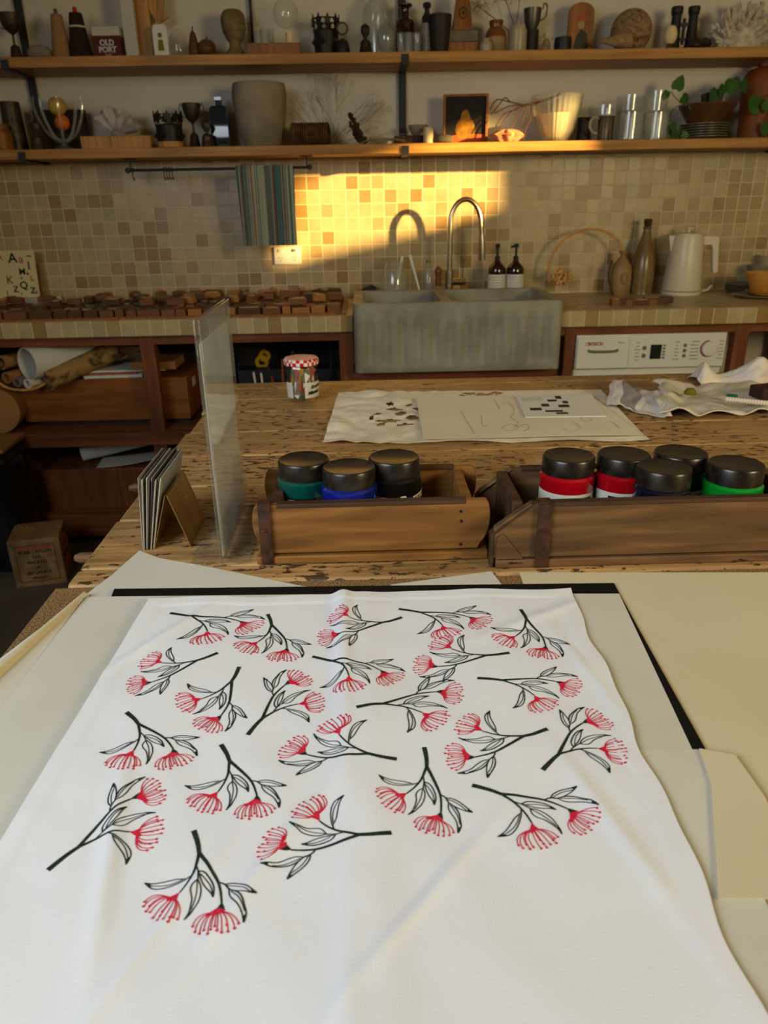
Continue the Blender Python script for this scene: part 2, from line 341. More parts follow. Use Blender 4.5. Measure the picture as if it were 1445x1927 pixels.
# ------------------------------------------------------------------ geometry helpers
class G:
    def __init__(s): s.v = []; s.f = []; s.m = []
    def add(s, v, f, mi=0, xf=None):
        o = len(s.v)
        s.v += [(xf @ Vector(p)) if xf else Vector(p) for p in v]
        s.f += [tuple(i+o for i in q) for q in f]; s.m += [mi]*len(f)
        return s
    def box(s, c, d, mi=0, rz=0, rx=0, ry=0):
        x, y, z = d[0]/2, d[1]/2, d[2]/2
        xf = Matrix.Translation(Vector(c)) @ Matrix.Rotation(rz, 4, 'Z') @ Matrix.Rotation(ry, 4, 'Y') @ Matrix.Rotation(rx, 4, 'X')
        v = [(a*x, b*y, e*z) for a in (-1, 1) for b in (-1, 1) for e in (-1, 1)]
        return s.add(v, [(0, 1, 3, 2), (4, 6, 7, 5), (0, 4, 5, 1), (2, 3, 7, 6), (0, 2, 6, 4), (1, 5, 7, 3)], mi, xf)
    def lathe(s, prof, c=(0, 0, 0), seg=28, mi=0, xf=None, sx=1, sy=1, fn=None):
        v, f = [], []; n = len(prof)
        for r, z in prof:
            for k in range(seg):
                a = 2*math.pi*k/seg; rr = max(r, 1e-5)*(fn(a, z) if fn else 1)
                v.append((c[0]+rr*math.cos(a)*sx, c[1]+rr*math.sin(a)*sy, c[2]+z))
        for i in range(n-1):
            for k in range(seg):
                k2 = (k+1) % seg
                f.append((i*seg+k, i*seg+k2, (i+1)*seg+k2, (i+1)*seg+k))
        if prof[0][0] > 1e-4: f.append(tuple(reversed(range(seg))))
        if prof[-1][0] > 1e-4: f.append(tuple((n-1)*seg+k for k in range(seg)))
        return s.add(v, f, mi, xf)
    def tube(s, pts, r, seg=8, mi=0, closed=False):
        pts = [Vector(p) for p in pts]; n = len(pts)
        rr = r if isinstance(r, (list, tuple)) else [r]*n
        v, f = [], []; prev = None
        for i, p in enumerate(pts):
            a = pts[(i-1) % n] if (closed or i > 0) else p
            b = pts[(i+1) % n] if (closed or i < n-1) else p
            t = (b-a)
            if t.length < 1e-9: t = Vector((0, 0, 1))
            t.normalize()
            if prev is None:
                u = t.orthogonal().normalized()
            else:
                u = prev - t*prev.dot(t)
                u = u.normalized() if u.length > 1e-6 else t.orthogonal().normalized()
            prev = u; w = t.cross(u)
            for k in range(seg):
                an = 2*math.pi*k/seg
                v.append(p+(u*math.cos(an)+w*math.sin(an))*rr[i])
        m = n if closed else n-1
        for i in range(m):
            j = (i+1) % n
            for k in range(seg):
                k2 = (k+1) % seg
                f.append((i*seg+k, i*seg+k2, j*seg+k2, j*seg+k))
        if not closed:
            f.append(tuple(reversed(range(seg)))); f.append(tuple((n-1)*seg+k for k in range(seg)))
        return s.add(v, f, mi)
    def prism(s, pts, h, mi=0, xf=None):
        """pts 2-D outline (x,y) extruded along +z by h"""
        n = len(pts)
        v = [(p[0], p[1], 0) for p in pts]+[(p[0], p[1], h) for p in pts]
        f = [tuple(reversed(range(n))), tuple(range(n, 2*n))]+[(i, (i+1) % n, n+(i+1) % n, n+i) for i in range(n)]
        return s.add(v, f, mi, xf)
    def grid(s, fn, nu, nv, mi=0, thick=0.0, mask=None, mfn=None):
        """surface fn(u,v)->point, closed into a slab if thick"""
        pts = [[Vector(fn(i/nu, j/nv)) for j in range(nv+1)] for i in range(nu+1)]
        o = len(s.v)
        def nrm(i, j):
            a = pts[min(i+1, nu)][j]-pts[max(i-1, 0)][j]; b = pts[i][min(j+1, nv)]-pts[i][max(j-1, 0)]
            n = a.cross(b); return n.normalized() if n.length > 1e-12 else Vector((0, 0, 1))
        v = [pts[i][j] for i in range(nu+1) for j in range(nv+1)]
        q = lambda i, j: i*(nv+1)+j
        cells = {(i, j) for i in range(nu) for j in range(nv) if not (mask and mask((i+.5)/nu, (j+.5)/nv))}
        f = [(q(i, j), q(i+1, j), q(i+1, j+1), q(i, j+1)) for i, j in cells]
        mm = [mfn((i+.5)/nu, (j+.5)/nv) if mfn else mi for i, j in cells]
        if thick:
            K = len(v)
            v += [pts[i][j]-nrm(i, j)*thick for i in range(nu+1) for j in range(nv+1)]
            f2 = [tuple(K+a for a in reversed(t)) for t in f]; m2 = list(mm)
            for (i, j), m0 in zip(cells, mm):
                for (di, dj, a, b) in ((-1, 0, (i, j), (i, j+1)), (1, 0, (i+1, j+1), (i+1, j)), (0, -1, (i+1, j), (i, j)), (0, 1, (i, j+1), (i+1, j+1))):
                    if (i+di, j+dj) not in cells:
                        a1, b1 = q(*a), q(*b); f2.append((a1, b1, K+b1, K+a1)); m2.append(m0)
            f += f2; mm += m2
        s.v += v; s.f += [tuple(i+o for i in t) for t in f]; s.m += mm
        return s
    def mesh(s, name, mats, smooth=True, ang=38):
        me = bpy.data.meshes.new(name)
        me.from_pydata([tuple(p) for p in s.v], [], s.f)
        for m in mats: me.materials.append(m)
        me.polygons.foreach_set('material_index', s.m)
        bm = bmesh.new(); bm.from_mesh(me)
        bmesh.ops.remove_doubles(bm, verts=bm.verts, dist=2e-6)
        bmesh.ops.recalc_face_normals(bm, faces=bm.faces)
        bm.to_mesh(me); bm.free()
        if smooth:
            me.shade_smooth(); me.set_sharp_from_angle(angle=R(ang))
        return me
def obj(name, g, m, parent=None, loc=(0, 0, 0), rz=0, bev=0, smooth=True, ang=38, label=None, seg=2):
    ms = [M[k] for k in m] if isinstance(m, (list, tuple)) else [M[m]]
    o = bpy.data.objects.new(name, g.mesh(name, ms, smooth, ang))
    col.objects.link(o); o.location = loc; o.rotation_euler = (0, 0, rz)
    if parent: o.parent = parent
    if label: o['label'] = label
    if bev:
        b = o.modifiers.new('bevel', 'BEVEL'); b.width = bev; b.segments = seg; b.limit_method = 'ANGLE'; b.angle_limit = R(40)
    return o
def tag(o, label, cat, group=None):
    o['label'] = label; o['category'] = cat
    if group: o['group'] = group
    return o
def thing(name, label, cat, loc=(0, 0, 0), rz=0, group=None):
    o = bpy.data.objects.new(name, None); col.objects.link(o); o.empty_display_size = .02
    o.location = loc; o.rotation_euler = (0, 0, rz)
    return tag(o, label, cat, group)
def struct(name, g, m, **k):
    o = obj(name, g, m, **k); o['kind'] = 'structure'; return o
def copy_tree(o, parent=None):
    c = o.copy(); col.objects.link(c)
    if parent: c.parent = parent
    for ch in list(o.children): copy_tree(ch, c)
    return c
def text(name, body, size, m, parent, loc, rot=(R(90), 0, 0), ext=.0003, shear=0, align='CENTER', bold=0.0, sx=1):
    c = bpy.data.curves.new('t', 'FONT'); c.body = body; c.size = size; c.extrude = ext; c.align_x = align; c.align_y = 'CENTER'; c.shear = shear; c.offset = bold
    t = bpy.data.objects.new('t', c); col.objects.link(t)
    me = bpy.data.meshes.new_from_object(t)
    bpy.data.objects.remove(t); bpy.data.curves.remove(c)
    me.materials.clear(); me.materials.append(M[m])
    o = bpy.data.objects.new(name, me); col.objects.link(o); o.location = loc; o.rotation_euler = rot; o.scale = (sx, 1, 1)
    if parent: o.parent = parent
    return o
def arc(c, r, a0, a1, n, plane='xz', ry=None):
    ry = ry or r; out = []
    for i in range(n+1):
        a = R(a0+(a1-a0)*i/n); u, w = r*math.cos(a), ry*math.sin(a)
        out.append((c[0]+u, c[1], c[2]+w) if plane == 'xz' else (c[0]+u, c[1]+w, c[2]))
    return out
def smooth_path(pts, n=6):
    pts = [Vector(p) for p in pts]; out = []
    for i in range(len(pts)-1):
        p0 = pts[max(i-1, 0)]; p1 = pts[i]; p2 = pts[i+1]; p3 = pts[min(i+2, len(pts)-1)]
        for k in range(n):
            t = k/n
            out.append(.5*((2*p1)+(p2-p0)*t+(2*p0-5*p1+4*p2-p3)*t*t+(3*p1-p0-3*p2+p3)*t*t*t))
    out.append(pts[-1]); return out
def sprof(prof, n=5):
    q = smooth_path([(r, z, 0) for r, z in prof], n)
    return [(max(p.x, 0), p.y) for p in q]

# ------------------------------------------------------------------ room
YW, YS, YC = 3.45, 3.22, 2.86
ZU, ZL, ZC, ZB = 1.833, 1.524, 0.92, 0.862
XR, XL, YB, ZTOP = 2.9, -3.0, -2.0, 3.0
struct('floor', G().box(((XR+XL)/2, .75, -.05), (6.2, 5.7, .1)), 'floor')
struct('ceiling', G().box(((XR+XL)/2, .75, ZTOP+.05), (6.2, 5.7, .1)), 'ceil')
struct('wall_back', G().box(((XR+XL)/2, YW+.06, 1.5), (6.2, .1, 3.0)), 'wallpaint')
struct('trim_1', G().box(((XR+XL)/2, YW+.005, (.91+1.486)/2), (5.9, .012, .576)), 'tile_wall')
struct('wall_left', G().box((XL-.05, .75, 1.5), (.1, 5.7, 3.0)), 'wallpaint')
struct('wall_front', G().box(((XR+XL)/2, YB-.05, 1.5), (6.2, .1, 3.0)), 'wallpaint')
from mathutils.geometry import tessellate_polygon
def bp_(px, py):
    p = P(px, py, Y=YW); k = (XR-p.x)/(-sdir.x)
    q = p - sdir*k; return (q.y, q.z)
hole = [bp_(936, 394), bp_(936, 305), bp_(936, 225), bp_(860, 236), bp_(780, 264), bp_(655, 308), bp_(540, 345), bp_(520, 500), bp_(590, 481), bp_(784, 436)]  # unseen opening, its outline shaped backwards from the sun patch on the tiles
outer = [(YB, 0), (3.5, 0), (3.5, ZTOP), (YB, ZTOP)]
allp = outer+hole
tris = tessellate_polygon([[Vector((a, b, 0)) for a, b in outer], [Vector((a, b, 0)) for a, b in hole]])
g = G()
for dx in (0, .012): g.add([(XR+dx, a, b) for a, b in allp], [tuple(t) for t in tris])
struct('wall_right', g, 'wallpaint', smooth=False)

# ------------------------------------------------------------------ counter
def xat(px, py, **k): return P(px, py, **k).x
SX0, SX1 = xat(665, 590, Y=2.80), xat(1061, 580, Y=2.80)
def counter(x0, x1, label):
    t = thing('countertop', label, 'countertop', ((x0+x1)/2, 0, ZC))
    w = x1-x0
    s = obj('worktop_surface', G().box((0, (YC+YW)/2+.008, -.027), (w, YW-YC-.016, .054)), 'tile_top', t)
    f = obj('edge_tiles', G().box((0, YC+.004, -.0305), (w, .016, .061)), 'tile_front', t, bev=.004)
    return t
counter(-2.3, SX0-.004, 'left stretch of beige mosaic tiled worktop carrying the wooden printing blocks')
counter(SX1+.004, 2.4, 'right stretch of beige mosaic tiled worktop under the white kettle')

# timber frame below the counter
fr = thing('counter_frame', 'red-brown timber frame with open shelves under the tiled worktop', 'shelving', (0, YC, 0))
def post(px, py, name='post', w=.055, y=.045, z1=.855):
    x = xat(px, py, Y=YC+.02); obj(name, G().box((x, y, z1/2), (w, .05, z1)), 'framewood', fr, bev=.003); return x
post(277, 660); post(652, 660); post(1071, 660, w=.04); post(1392, 660)
obj('post', G().box((-2.2, .045, .43), (.055, .05, .855)), 'framewood', fr, bev=.003)
obj('post', G().box((2.3, .045, .43), (.055, .05, .855)), 'framewood', fr, bev=.003)
for x in (-1.75, -.63, 1.9): obj('post', G().box((x, .54, .43), (.055, .05, .855)), 'framewood', fr)
xm0, xm1 = xat(1071, 660, Y=YC+.02), xat(1392, 660, Y=YC+.02)
obj('top_rail', G().box((-1.16, .04, .842), (2.2, .03, .035)), 'railwood', fr)
obj('top_rail', G().box((1.53, .04, .842), (1.6, .03, .035)), 'railwood', fr)
obj('shelf_rail', G().box((-1.2, .02, .455), (2.1, .03, .055)), 'railwood', fr, bev=.002)
obj('shelf_board', G().box((-1.2, .31, .472), (2.1, .55, .022)), 'ply', fr)
obj('shelf_rail', G().box((-1.2, .02, .085), (2.1, .03, .10)), 'railwood', fr, bev=.002)
obj('shelf_board', G().box((-1.2, .31, .125), (2.1, .55, .02)), 'ply', fr)
obj('sink_rail', G().box(((SX0+SX1)/2, .03, .675), (SX1-SX0+.02, .04, .05)), 'railwood', fr)
obj('sink_rail', G().box(((SX0+SX1)/2, .03, .30), (SX1-SX0+.02, .04, .5)), 'railwood', fr)
obj('shelf_board', G().box((2.0, .31, .36), (.8, .55, .022)), 'ply', fr)
obj('back_panel', G().box((-1.2, .56, .44), (2.15, .01, .84)), 'darkpot', fr)  # added dark sheet, its colour standing in for shade behind the open shelves

# concrete sink
zs, zsb = .969, .715
SY0, SY1 = 2.79, 3.245
st = thing('butler_sink', 'grey fluted concrete double sink set into the tiled worktop', 'sink', ((SX0+SX1)/2, SY0, zsb))
sw = SX1-SX0; hh = zs-zsb; sd = SY1-SY0
g = G()
def rrect(w, d, r, n=5, cx=0, cy=0):
    out = []
    for (sx, sy, a0) in ((1, 1, 0), (-1, 1, 90), (-1, -1, 180), (1, -1, 270)):
        for k in range(n+1):
            a = R(a0+90*k/n); out.append((cx+sx*(w/2-r)+r*math.cos(a), cy+sy*(d/2-r)+r*math.sin(a)))
    return out
wal = .035; divx = xat(832, 570, Y=3.0)-(SX0+SX1)/2
basins = [(-sw/2+wal, divx-.018), (divx+.018, sw/2-wal)]
# front with flutes
front_n = 132
pts = []
for k in range(front_n+1):
    x = -sw/2+.03+(sw-.06)*k/front_n
    ph = (k/front_n)*12; u = ph-math.floor(ph)
    gr = .013*max(0, 1-(abs(u-.5)/.30)**2)
    pts.append((x, gr))
zt0, zt1 = .028, hh-.052
rows = [(0, 0), (.012, 0), (zt0, 0), (zt0+.02, 1), (zt1-.02, 1), (zt1, 0), (hh-.006, 0)]
def frontpt(u, v):
    i = min(int(round(v*(len(rows)-1))), len(rows)-1); k = min(int(round(u*front_n)), front_n)
    return (pts[k][0], pts[k][1]*rows[i][1]+(.006 if i == 0 else 0), rows[i][0])
g.grid(frontpt, front_n, len(rows)-1)
# corner curves, sides, back, rim, basins
def wallstrip(path):
    n = len(path)
    g.add([(x, y, z) for x, y in path for z in (0, hh-.006)], [(2*i, 2*i+2, 2*i+3, 2*i+1) for i in range(n-1)])
r_ = .03
left = [(-sw/2+.03-r_*math.sin(R(a)), r_-r_*math.cos(R(a))) for a in range(0, 91, 15)]+[(-sw/2, sd)]
right = [(sw/2-.03+r_*math.sin(R(a)), r_-r_*math.cos(R(a))) for a in range(0, 91, 15)]+[(sw/2, sd)]
wallstrip(left); wallstrip(right); wallstrip([(-sw/2, sd), (sw/2, sd)])
outl = [(-sw/2, sd)]+left[:-1][::-1]+right[:-1]+[(sw/2, sd)]
holes = []
for a, b in basins: holes.append(rrect(b-a, sd-2*wal, .025, cx=(a+b)/2, cy=sd/2))
polys = [[Vector((x, y, 0)) for x, y in outl]]+[[Vector((x, y, 0)) for x, y in h] for h in holes]
ap = [p for q in [outl]+holes for p in q]
g.add([(x, y, hh) for x, y in ap], [tuple(t) for t in tessellate_polygon(polys)])
# rim bevel ring between hh-.006 and hh: simple skirt
n = len(outl)
g.add([(x, y, z) for x, y in outl for z in (hh-.006, hh)], [(2*i, 2*((i+1) % n), 2*((i+1) % n)+1, 2*i+1) for i in range(n)])
g.add([(x, y, 0) for x, y in outl], [tuple(range(n))])
for h in holes:
    m_ = len(h)
    g.add([(x, y, hh) for x, y in h]+[(x*1.0, y, .04) for x, y in h], [(i, (i+1) % m_, m_+(i+1) % m_, m_+i) for i in range(m_)])
    g.add([(x, y, .04) for x, y in h], [tuple(range(m_))])
obj('basin', g, 'concrete', st, ang=50)
for a, b in basins: obj('drain', G().lathe([(0, 0), (.04, 0), (.04, .003), (0, .002)], c=((a+b)/2, sd/2, .0405)), 'steel', st)

# tap
YF = 3.285
fx = xat(845, 540, Y=YF)
tp = thing('kitchen_tap', 'brushed nickel gooseneck tap rising behind the concrete sink', 'tap', (fx, YF, ZC))
ztop = P(875, 375, Y=YF).z-ZC; xr = (xat(908, 458, Y=YF)-fx)
rr = xr*.46
g = G().tube([(0, 0, .0), (0, 0, .12)], .017, 14); g.lathe([(.026, 0), (.026, .008), (.018, .012)], seg=24)
obj('tap_body', g, 'steel', tp, bev=0)
zc = ztop-.095
path = [(0, 0, .1), (0, 0, zc-.05)]+[(rr-rr*math.cos(R(a)), 0, zc+.095*math.sin(R(a))) for a in range(0, 171, 10)]
path += [(xr*.955, 0, zc-.03), (xr*.985, 0, zc-.08)]
obj('spout', G().tube(path, .0105, 14), 'steel', tp)
obj('spray_head', G().tube([(xr*.965, 0, zc-.045), (xr*.99, 0, zc-.10), (xr, 0, zc-.145)], [.0125, .0145, .0135], 14), 'steel', tp)
g = G().tube([(0, 0, .075), (.07, -.005, .075)], .015, 14).tube([(.055, -.005, .085), (.057, -.012, .17)], .003, 8)
obj('handle', g, 'steel', tp)

# ------------------------------------------------------------------ dishwasher-height washing machine
ym = YC+.03
xa, xb = xat(1082, 660, Y=ym), xat(1368, 640, Y=ym)
wz = .852
wm = thing('washing_machine', 'white front loading washing machine under the right worktop', 'washing machine', ((xa+xb)/2, ym, 0))
w = xb-xa
obj('housing', G().box((0, .27, wz/2), (w, .5, wz)), 'white', wm, bev=.006)
obj('fascia', G().box((0, .012, wz-.095), (w-.004, .028, .135)), 'white', wm, bev=.004)
obj('detergent_drawer', G().box((-w/2+.108, -.004, wz-.098), (.205, .012, .122)), 'white', wm, bev=.003)
dz = wz-.098
obj('drawer_handle', G().tube(smooth_path([(-w/2+.050, -.010, dz+.012), (-w/2+.058, -.018, dz+.009), (-w/2+.108, -.022, dz+.008), (-w/2+.155, -.018, dz+.009), (-w/2+.163, -.010, dz+.012)]), .005, 10), 'plategrey', wm)
text('lettering', 'BOSCH', .018, 'redpaint', wm, (-w/2+.075, -.0115, dz+.036), bold=.0006)
obj('emblem', G().tube(arc((-w/2+.043, -.0115, dz+.036), .006, 0, 360, 20), .0009, 6), 'labelb', wm)
text('lettering', 'Maxx 6', .008, 'greyprint', wm, (-w/2+.175, -.0115, dz+.04))
obj('display', G().box((-w/2+.318, -.004, dz), (.042, .006, .056)), 'screen', wm, bev=.001)
g = G()
for i in range(5): g.box((-w/2+.350, -.0035, dz+.024-.012*i), (.009, .005, .006))
for i in range(2): g.box((-w/2+.272, -.0035, dz+.015-.03*i), (.014, .005, .014))
for i in range(3): g.box((-w/2+.432, -.0035, dz+.022-.02*i), (.011, .005, .012))
obj('button_row', g, 'greyprint', wm)
g = G()
random.seed(3)
for i in range(6):
    for xx in (.245, .40, .465, .478, .575): g.box((-w/2+xx, -.0028, dz+.036-.0135*i), (random.uniform(.01, .024), .002, .0022))
obj('programme_print', g, 'greyprint', wm)['kind'] = 'stuff'
kb = obj('selector_knob', G().lathe([(0, 0), (.029, 0), (.027, .016), (0, .017)], xf=Matrix.Translation((-w/2+.525, 0, dz+.008)) @ Matrix.Rotation(R(90), 4, 'X')), 'white', wm)
obj('knob_ring', G().tube(arc((-w/2+.525, -.004, dz+.008), .031, 90, 300, 24), .002, 6), 'redpaint', wm)
obj('door', G().lathe([(.2, 0), (.2, .02), (.16, .03), (.15, .01), (0, .0)], seg=40, xf=Matrix.Translation((0, 0, .42)) @ Matrix.Rotation(R(90), 4, 'X')), 'white', wm)

# ------------------------------------------------------------------ wall shelves
def wall_shelf(z, label):
    o = obj('wall_shelf', G().box((0, (YS+YW)/2, -.0175), (5.7, YW-YS, .035)), 'shelfwood', loc=(-.05, 0, z), bev=.002)
    # box centred on y absolute
    return tag(o, label, 'shelf')
wall_shelf(ZU, 'upper of the two long pine wall shelves, crowded with curios')
wall_shelf(ZL, 'lower of the two long pine wall shelves, above the tiles')
brk = [(62, 757, 0), (None, None, 0)]
def bracket(px_at, py_at, label):
    x = xat(px_at, py_at, Y=YW-.01)
    t = thing('shelf_bracket', label, 'bracket', (x, YW-.002, 1.3+.19), group='black steel shelf brackets')
    obj('upright', G().box((0, -.006, .42), (.03, .008, .86)), 'darkiron', t)
    for z in (ZL, ZU):
        zz = z-1.49
        g = G().box((0, -(YW-YS)/2-.003, zz-.039), (.026, YW-YS+.004, .006)).box((0, -(YW-YS)-.005, zz-.024), (.026, .004, .03))
        obj('arm', g, 'darkiron', t)
    return t
bracket(60, 160, 'black steel shelf bracket left of the spooky glass bowl'.replace('spooky ', 'finger-like '))
bracket(757, 180, 'black steel shelf bracket between the twig bush and the pear painting')
tag(obj('wire_post', G().box((0, 0, .2), (.011, .008, .4)), 'darkiron', loc=(xat(474, 60, Y=YW-.02), YW-.012, ZU)), 'thin black upright strip rising beside the plaster head', 'upright strip')
bracket(1480, 100, 'black steel shelf bracket at the far right by the terracotta bottle')

# towel rail hung from lower shelf
yr = 3.27
xa, xb = xat(240, 318, Y=yr), xat(583, 316, Y=yr)
zr = P(400, 318, Y=yr).z
rl = thing('towel_rail', 'black metal rail hung beneath the lower shelf', 'towel rail', ((xa+xb)/2, yr, zr))
hw = (xb-xa)/2
obj('rod', G().tube([(-hw, 0, 0), (hw, 0, 0)], .0055, 10).lathe([(0, -.012), (.01, -.006), (.01, .006), (0, .012)], c=(-hw, 0, 0)).lathe([(0, -.012), (.01, -.006), (.01, .006), (0, .012)], c=(hw, 0, 0)), 'darkiron', rl)
for x in (-hw+.012, hw-.012):
    zt = ZL-.035-zr
    obj('hanger', G().box((x, 0, zt/2), (.006, .006, zt)).box((x, 0, zt-.002), (.05, .02, .004)), 'darkiron', rl)
def hook(px, label):
    x = xat(px, 322, Y=yr)
    pts = [(0, 0, .009)]+[(.0, .008*math.cos(R(a)), .002+.008*math.sin(R(a))) for a in (90, 45, 0, -45)]
    pts = arc((0, 0, 0), .0085, -60, 200, 12, 'xz'); pts = [(0, p[0], p[2]) for p in pts]
    g = G().tube([Vector(p) for p in pts]+[Vector((0, -.01, -.02)), Vector((0, -.004, -.034)), Vector((0, .008, -.036)), Vector((0, .014, -.028))], .002, 6)
    return tag(obj('hook', g, 'darkiron', loc=(x, yr, zr)), label, 'hook')
hook(250, 'lone black s-hook at the left end of the towel rail')
for i, px in enumerate((309, 314, 319, 324)):
    h = hook(px, 'one of four black s-hooks bunched together on the towel rail'); h['group'] = 'bunched s-hooks on the rail'

# striped towel
xa, xb = xat(444, 330, Y=yr), xat(552, 330, Y=yr)
z0 = P(500, 463, Y=yr-.01).z
def tw(u, v):
    x = (u-.5)*(xb-xa)*(1-.06*v)+.006*v
    if v < .5: q = v/.5; top = 0
    k = v
    yy = -.009-.004*math.sin(u*9+v*2)-.004*math.sin(u*23)*v
    z = .0065-(zr-z0+.0065)*k
    if v == 0: yy = 0; z = .009
    return (x, yy, z)
def twb(u, v):
    x = (u-.5)*(xb-xa)*(1-.05*v)+.003; yy = .009+.003*math.sin(u*11)
    z = .0065-(zr-z0)*.93*v
    if v == 0: yy = 0; z = .009
    return (x, yy, z)
g = G().grid(tw, 40, 24, thick=.002)
g.grid(twb, 20, 12, thick=.002)
tow = obj('striped_towel', g, 'towel', loc=((xa+xb)/2, yr, zr+.001))
me = tow.data; uv = me.uv_layers.new(name='uv')
for lp in me.loops:
    p = me.vertices[lp.vertex_index].co; uv.data[lp.index].uv = (p.x/(xb-xa)+.5+.06*(-p.z)*(p.x/(xb-xa)), p.z)
tag(tow, 'multicoloured vertically striped towel folded over the black rail', 'towel')

# outlet
x, z = P(541, 481, Y=YW).x, P(541, 481, Y=YW).z
ot = thing('wall_socket', 'white double power socket on the tiles below the striped towel', 'socket', (x, YW-.002, z))
obj('plate', G().box((0, -.004, 0), (.118, .009, .074)), 'white', ot, bev=.003)
for s in (-.03, .03):
    obj('switch', G().box((s, -.010, .022), (.014, .005, .012)), 'greycard' if s > 0 else 'white', ot)
    obj('socket_slots', G().box((s-.006, -.009, -.008), (.002, .001, .009), ry=R(25)).box((s+.006, -.009, -.008), (.002, .001, .009), ry=R(-25)).box((s, -.009, -.02), (.002, .001, .009)), 'greyprint', ot)

# ------------------------------------------------------------------ workbench
wb = thing('workbench', 'long old wooden workbench with a worn, gouged plank top', 'workbench', (0, 0, 0))
g = G(); random.seed(11)
y = .853
while y < 2.0:
    wd = random.choice((.12, .145, .165)); y2 = min(y+wd, 2.012)
    if 2.012-y2 < .06: y2 = 2.012
    off = random.uniform(-.012, .012) if y > .9 else -.004
    if y < .86: y2 = .90
    g.box(((2.2-.39+off)/2, (y+y2)/2, .831), (2.2+.39-off, y2-y-.0006, .062))
    y = y2
obj('tabletop', g, 'bench', wb, bev=.005)
g = G().box((.9, .34, .8175), (2.56, 1.0, .05)); obj('tabletop', g, 'bench', wb)
for x, y in ((-.30, .1), (-.30, 1.88), (2.0, .1), (2.0, 1.88)): obj('leg', G().box((x, y, .4), (.09, .09, .8)), 'ply', wb, bev=.004)
obj('apron', G().box((.85, 1.93, .74), (2.3, .03, .12)), 'ply', wb); obj('apron', G().box((-.33, 1.0, .74), (.03, 1.8, .12)), 'ply', wb)
for px, py, ln in ((252, 918, .05), (146, 1050, .035)):
    q = P(px, py, X=-.425)
    obj('peg', G().tube([(-.34, q.y, q.z), (-.41-ln*.3, q.y, q.z), (-.418-ln*.3, q.y, q.z)], [.008, .008, .005], 12), 'mould2', wb)
tag(obj('chipboard_sheet', G().box((.86, .345, -.009), (2.53, 1.005, .018)), 'chip', loc=(0, 0, .862), bev=.002), 'speckled brown chipboard covering the near end of the workbench', 'board')

# ------------------------------------------------------------------ papers on the bench
def flat(name, pxs, z, th, m, label, cat, group=None, n=1, world_pts=None):
    pts = world_pts or [P(a, b, z=z+th)[:2] for a, b in pxs]
    cx = sum(p[0] for p in pts)/len(pts); cy = sum(p[1] for p in pts)/len(pts)
    o = obj(name, G().prism([(p[0]-cx, p[1]-cy) for p in pts], th), m, loc=(cx, cy, z), smooth=False)
    return tag(o, label, cat, group)
Z0 = .8622
def quad_sheet(name, cs, z, th, m, label, cat, lift=None, nu=24, nv=24):
    """bilinear sheet from four corner pixels (tl,tr,br,bl) with a lift function"""
    q = [P(a, b, z=z+th) for a, b in cs]
    c0 = sum(q, Vector())/4
    def fn(u, v):
        a = q[0].lerp(q[1], u); b = q[3].lerp(q[2], u); p = a.lerp(b, v)
        return (p.x-c0.x, p.y-c0.y, th+(lift(u, v) if lift else 0))
    return tag(obj(name, G().grid(fn, nu, nv, thick=th), m, loc=(c0.x, c0.y, z), ang=70), label, cat)
flat('paper_sheet', [(262, 1036), (300, 1050), (400, 1068), (560, 1101), (640, 1112), (640, 1290), (60, 1290), (162, 1118), (210, 1082)], Z0, .0006, 'paper', 'cream paper sheet whose pointed corner reaches the card stack', 'paper')
flat('paper_sheet', [(735, 1100), (925, 1075), (948, 1105), (960, 1180), (720, 1180)], Z0, .0006, 'paper', 'narrow paper corner showing between the black board and the left wooden box', 'paper')
flat('paper_sheet', [(977, 1077), (1560, 1077), (1660, 1424), (1100, 1424)], Z0, .0006, 'paper2', 'large plain paper sheet right of the black board, by the right wooden box', 'paper')
flat('paper_sheet', [(1100, 1425), (1660, 1425), (1900, 1960), (1100, 1960)], Z0, .0006, 'paper2', 'plain paper sheet at the lower right edge beneath the folded paper', 'paper')
# black board
flat('black_board', [(215, 1108), (1155, 1097), (1200, 1180), (1329, 1412), (1420, 1600), (20, 1600)], Z0+.0008, .0026, 'blackboard', 'thin black board showing as a dark strip behind and right of the paper', 'board')
zm = Z0+.0036
flat('paper_sheet', [(162, 1123), (700, 1117), (1165, 1117), (1303, 1411), (1300, 1990), (-420, 1990), (-150, 1560), (0, 1334)], zm, .0006, 'paper', 'broad cream paper sheet lying directly under the printed tea towel', 'paper')
flat('paper_sheet', [(1000, 1411), (1320, 1410), (1342, 1480), (1470, 1760), (1560, 1990), (900, 1990)], zm+.0008, .0006, 'paper', 'paper sheet with a straight upper edge overlapping the right side below the black board', 'paper')
o = flat('folded_paper', [(1316, 1408), (1384, 1421), (1440, 1500), (1520, 1690), (1352, 1690), (1338, 1470)], zm+.0018, .0012, 'paper2', 'folded cream paper at the right edge touching the end of the black board', 'paper')
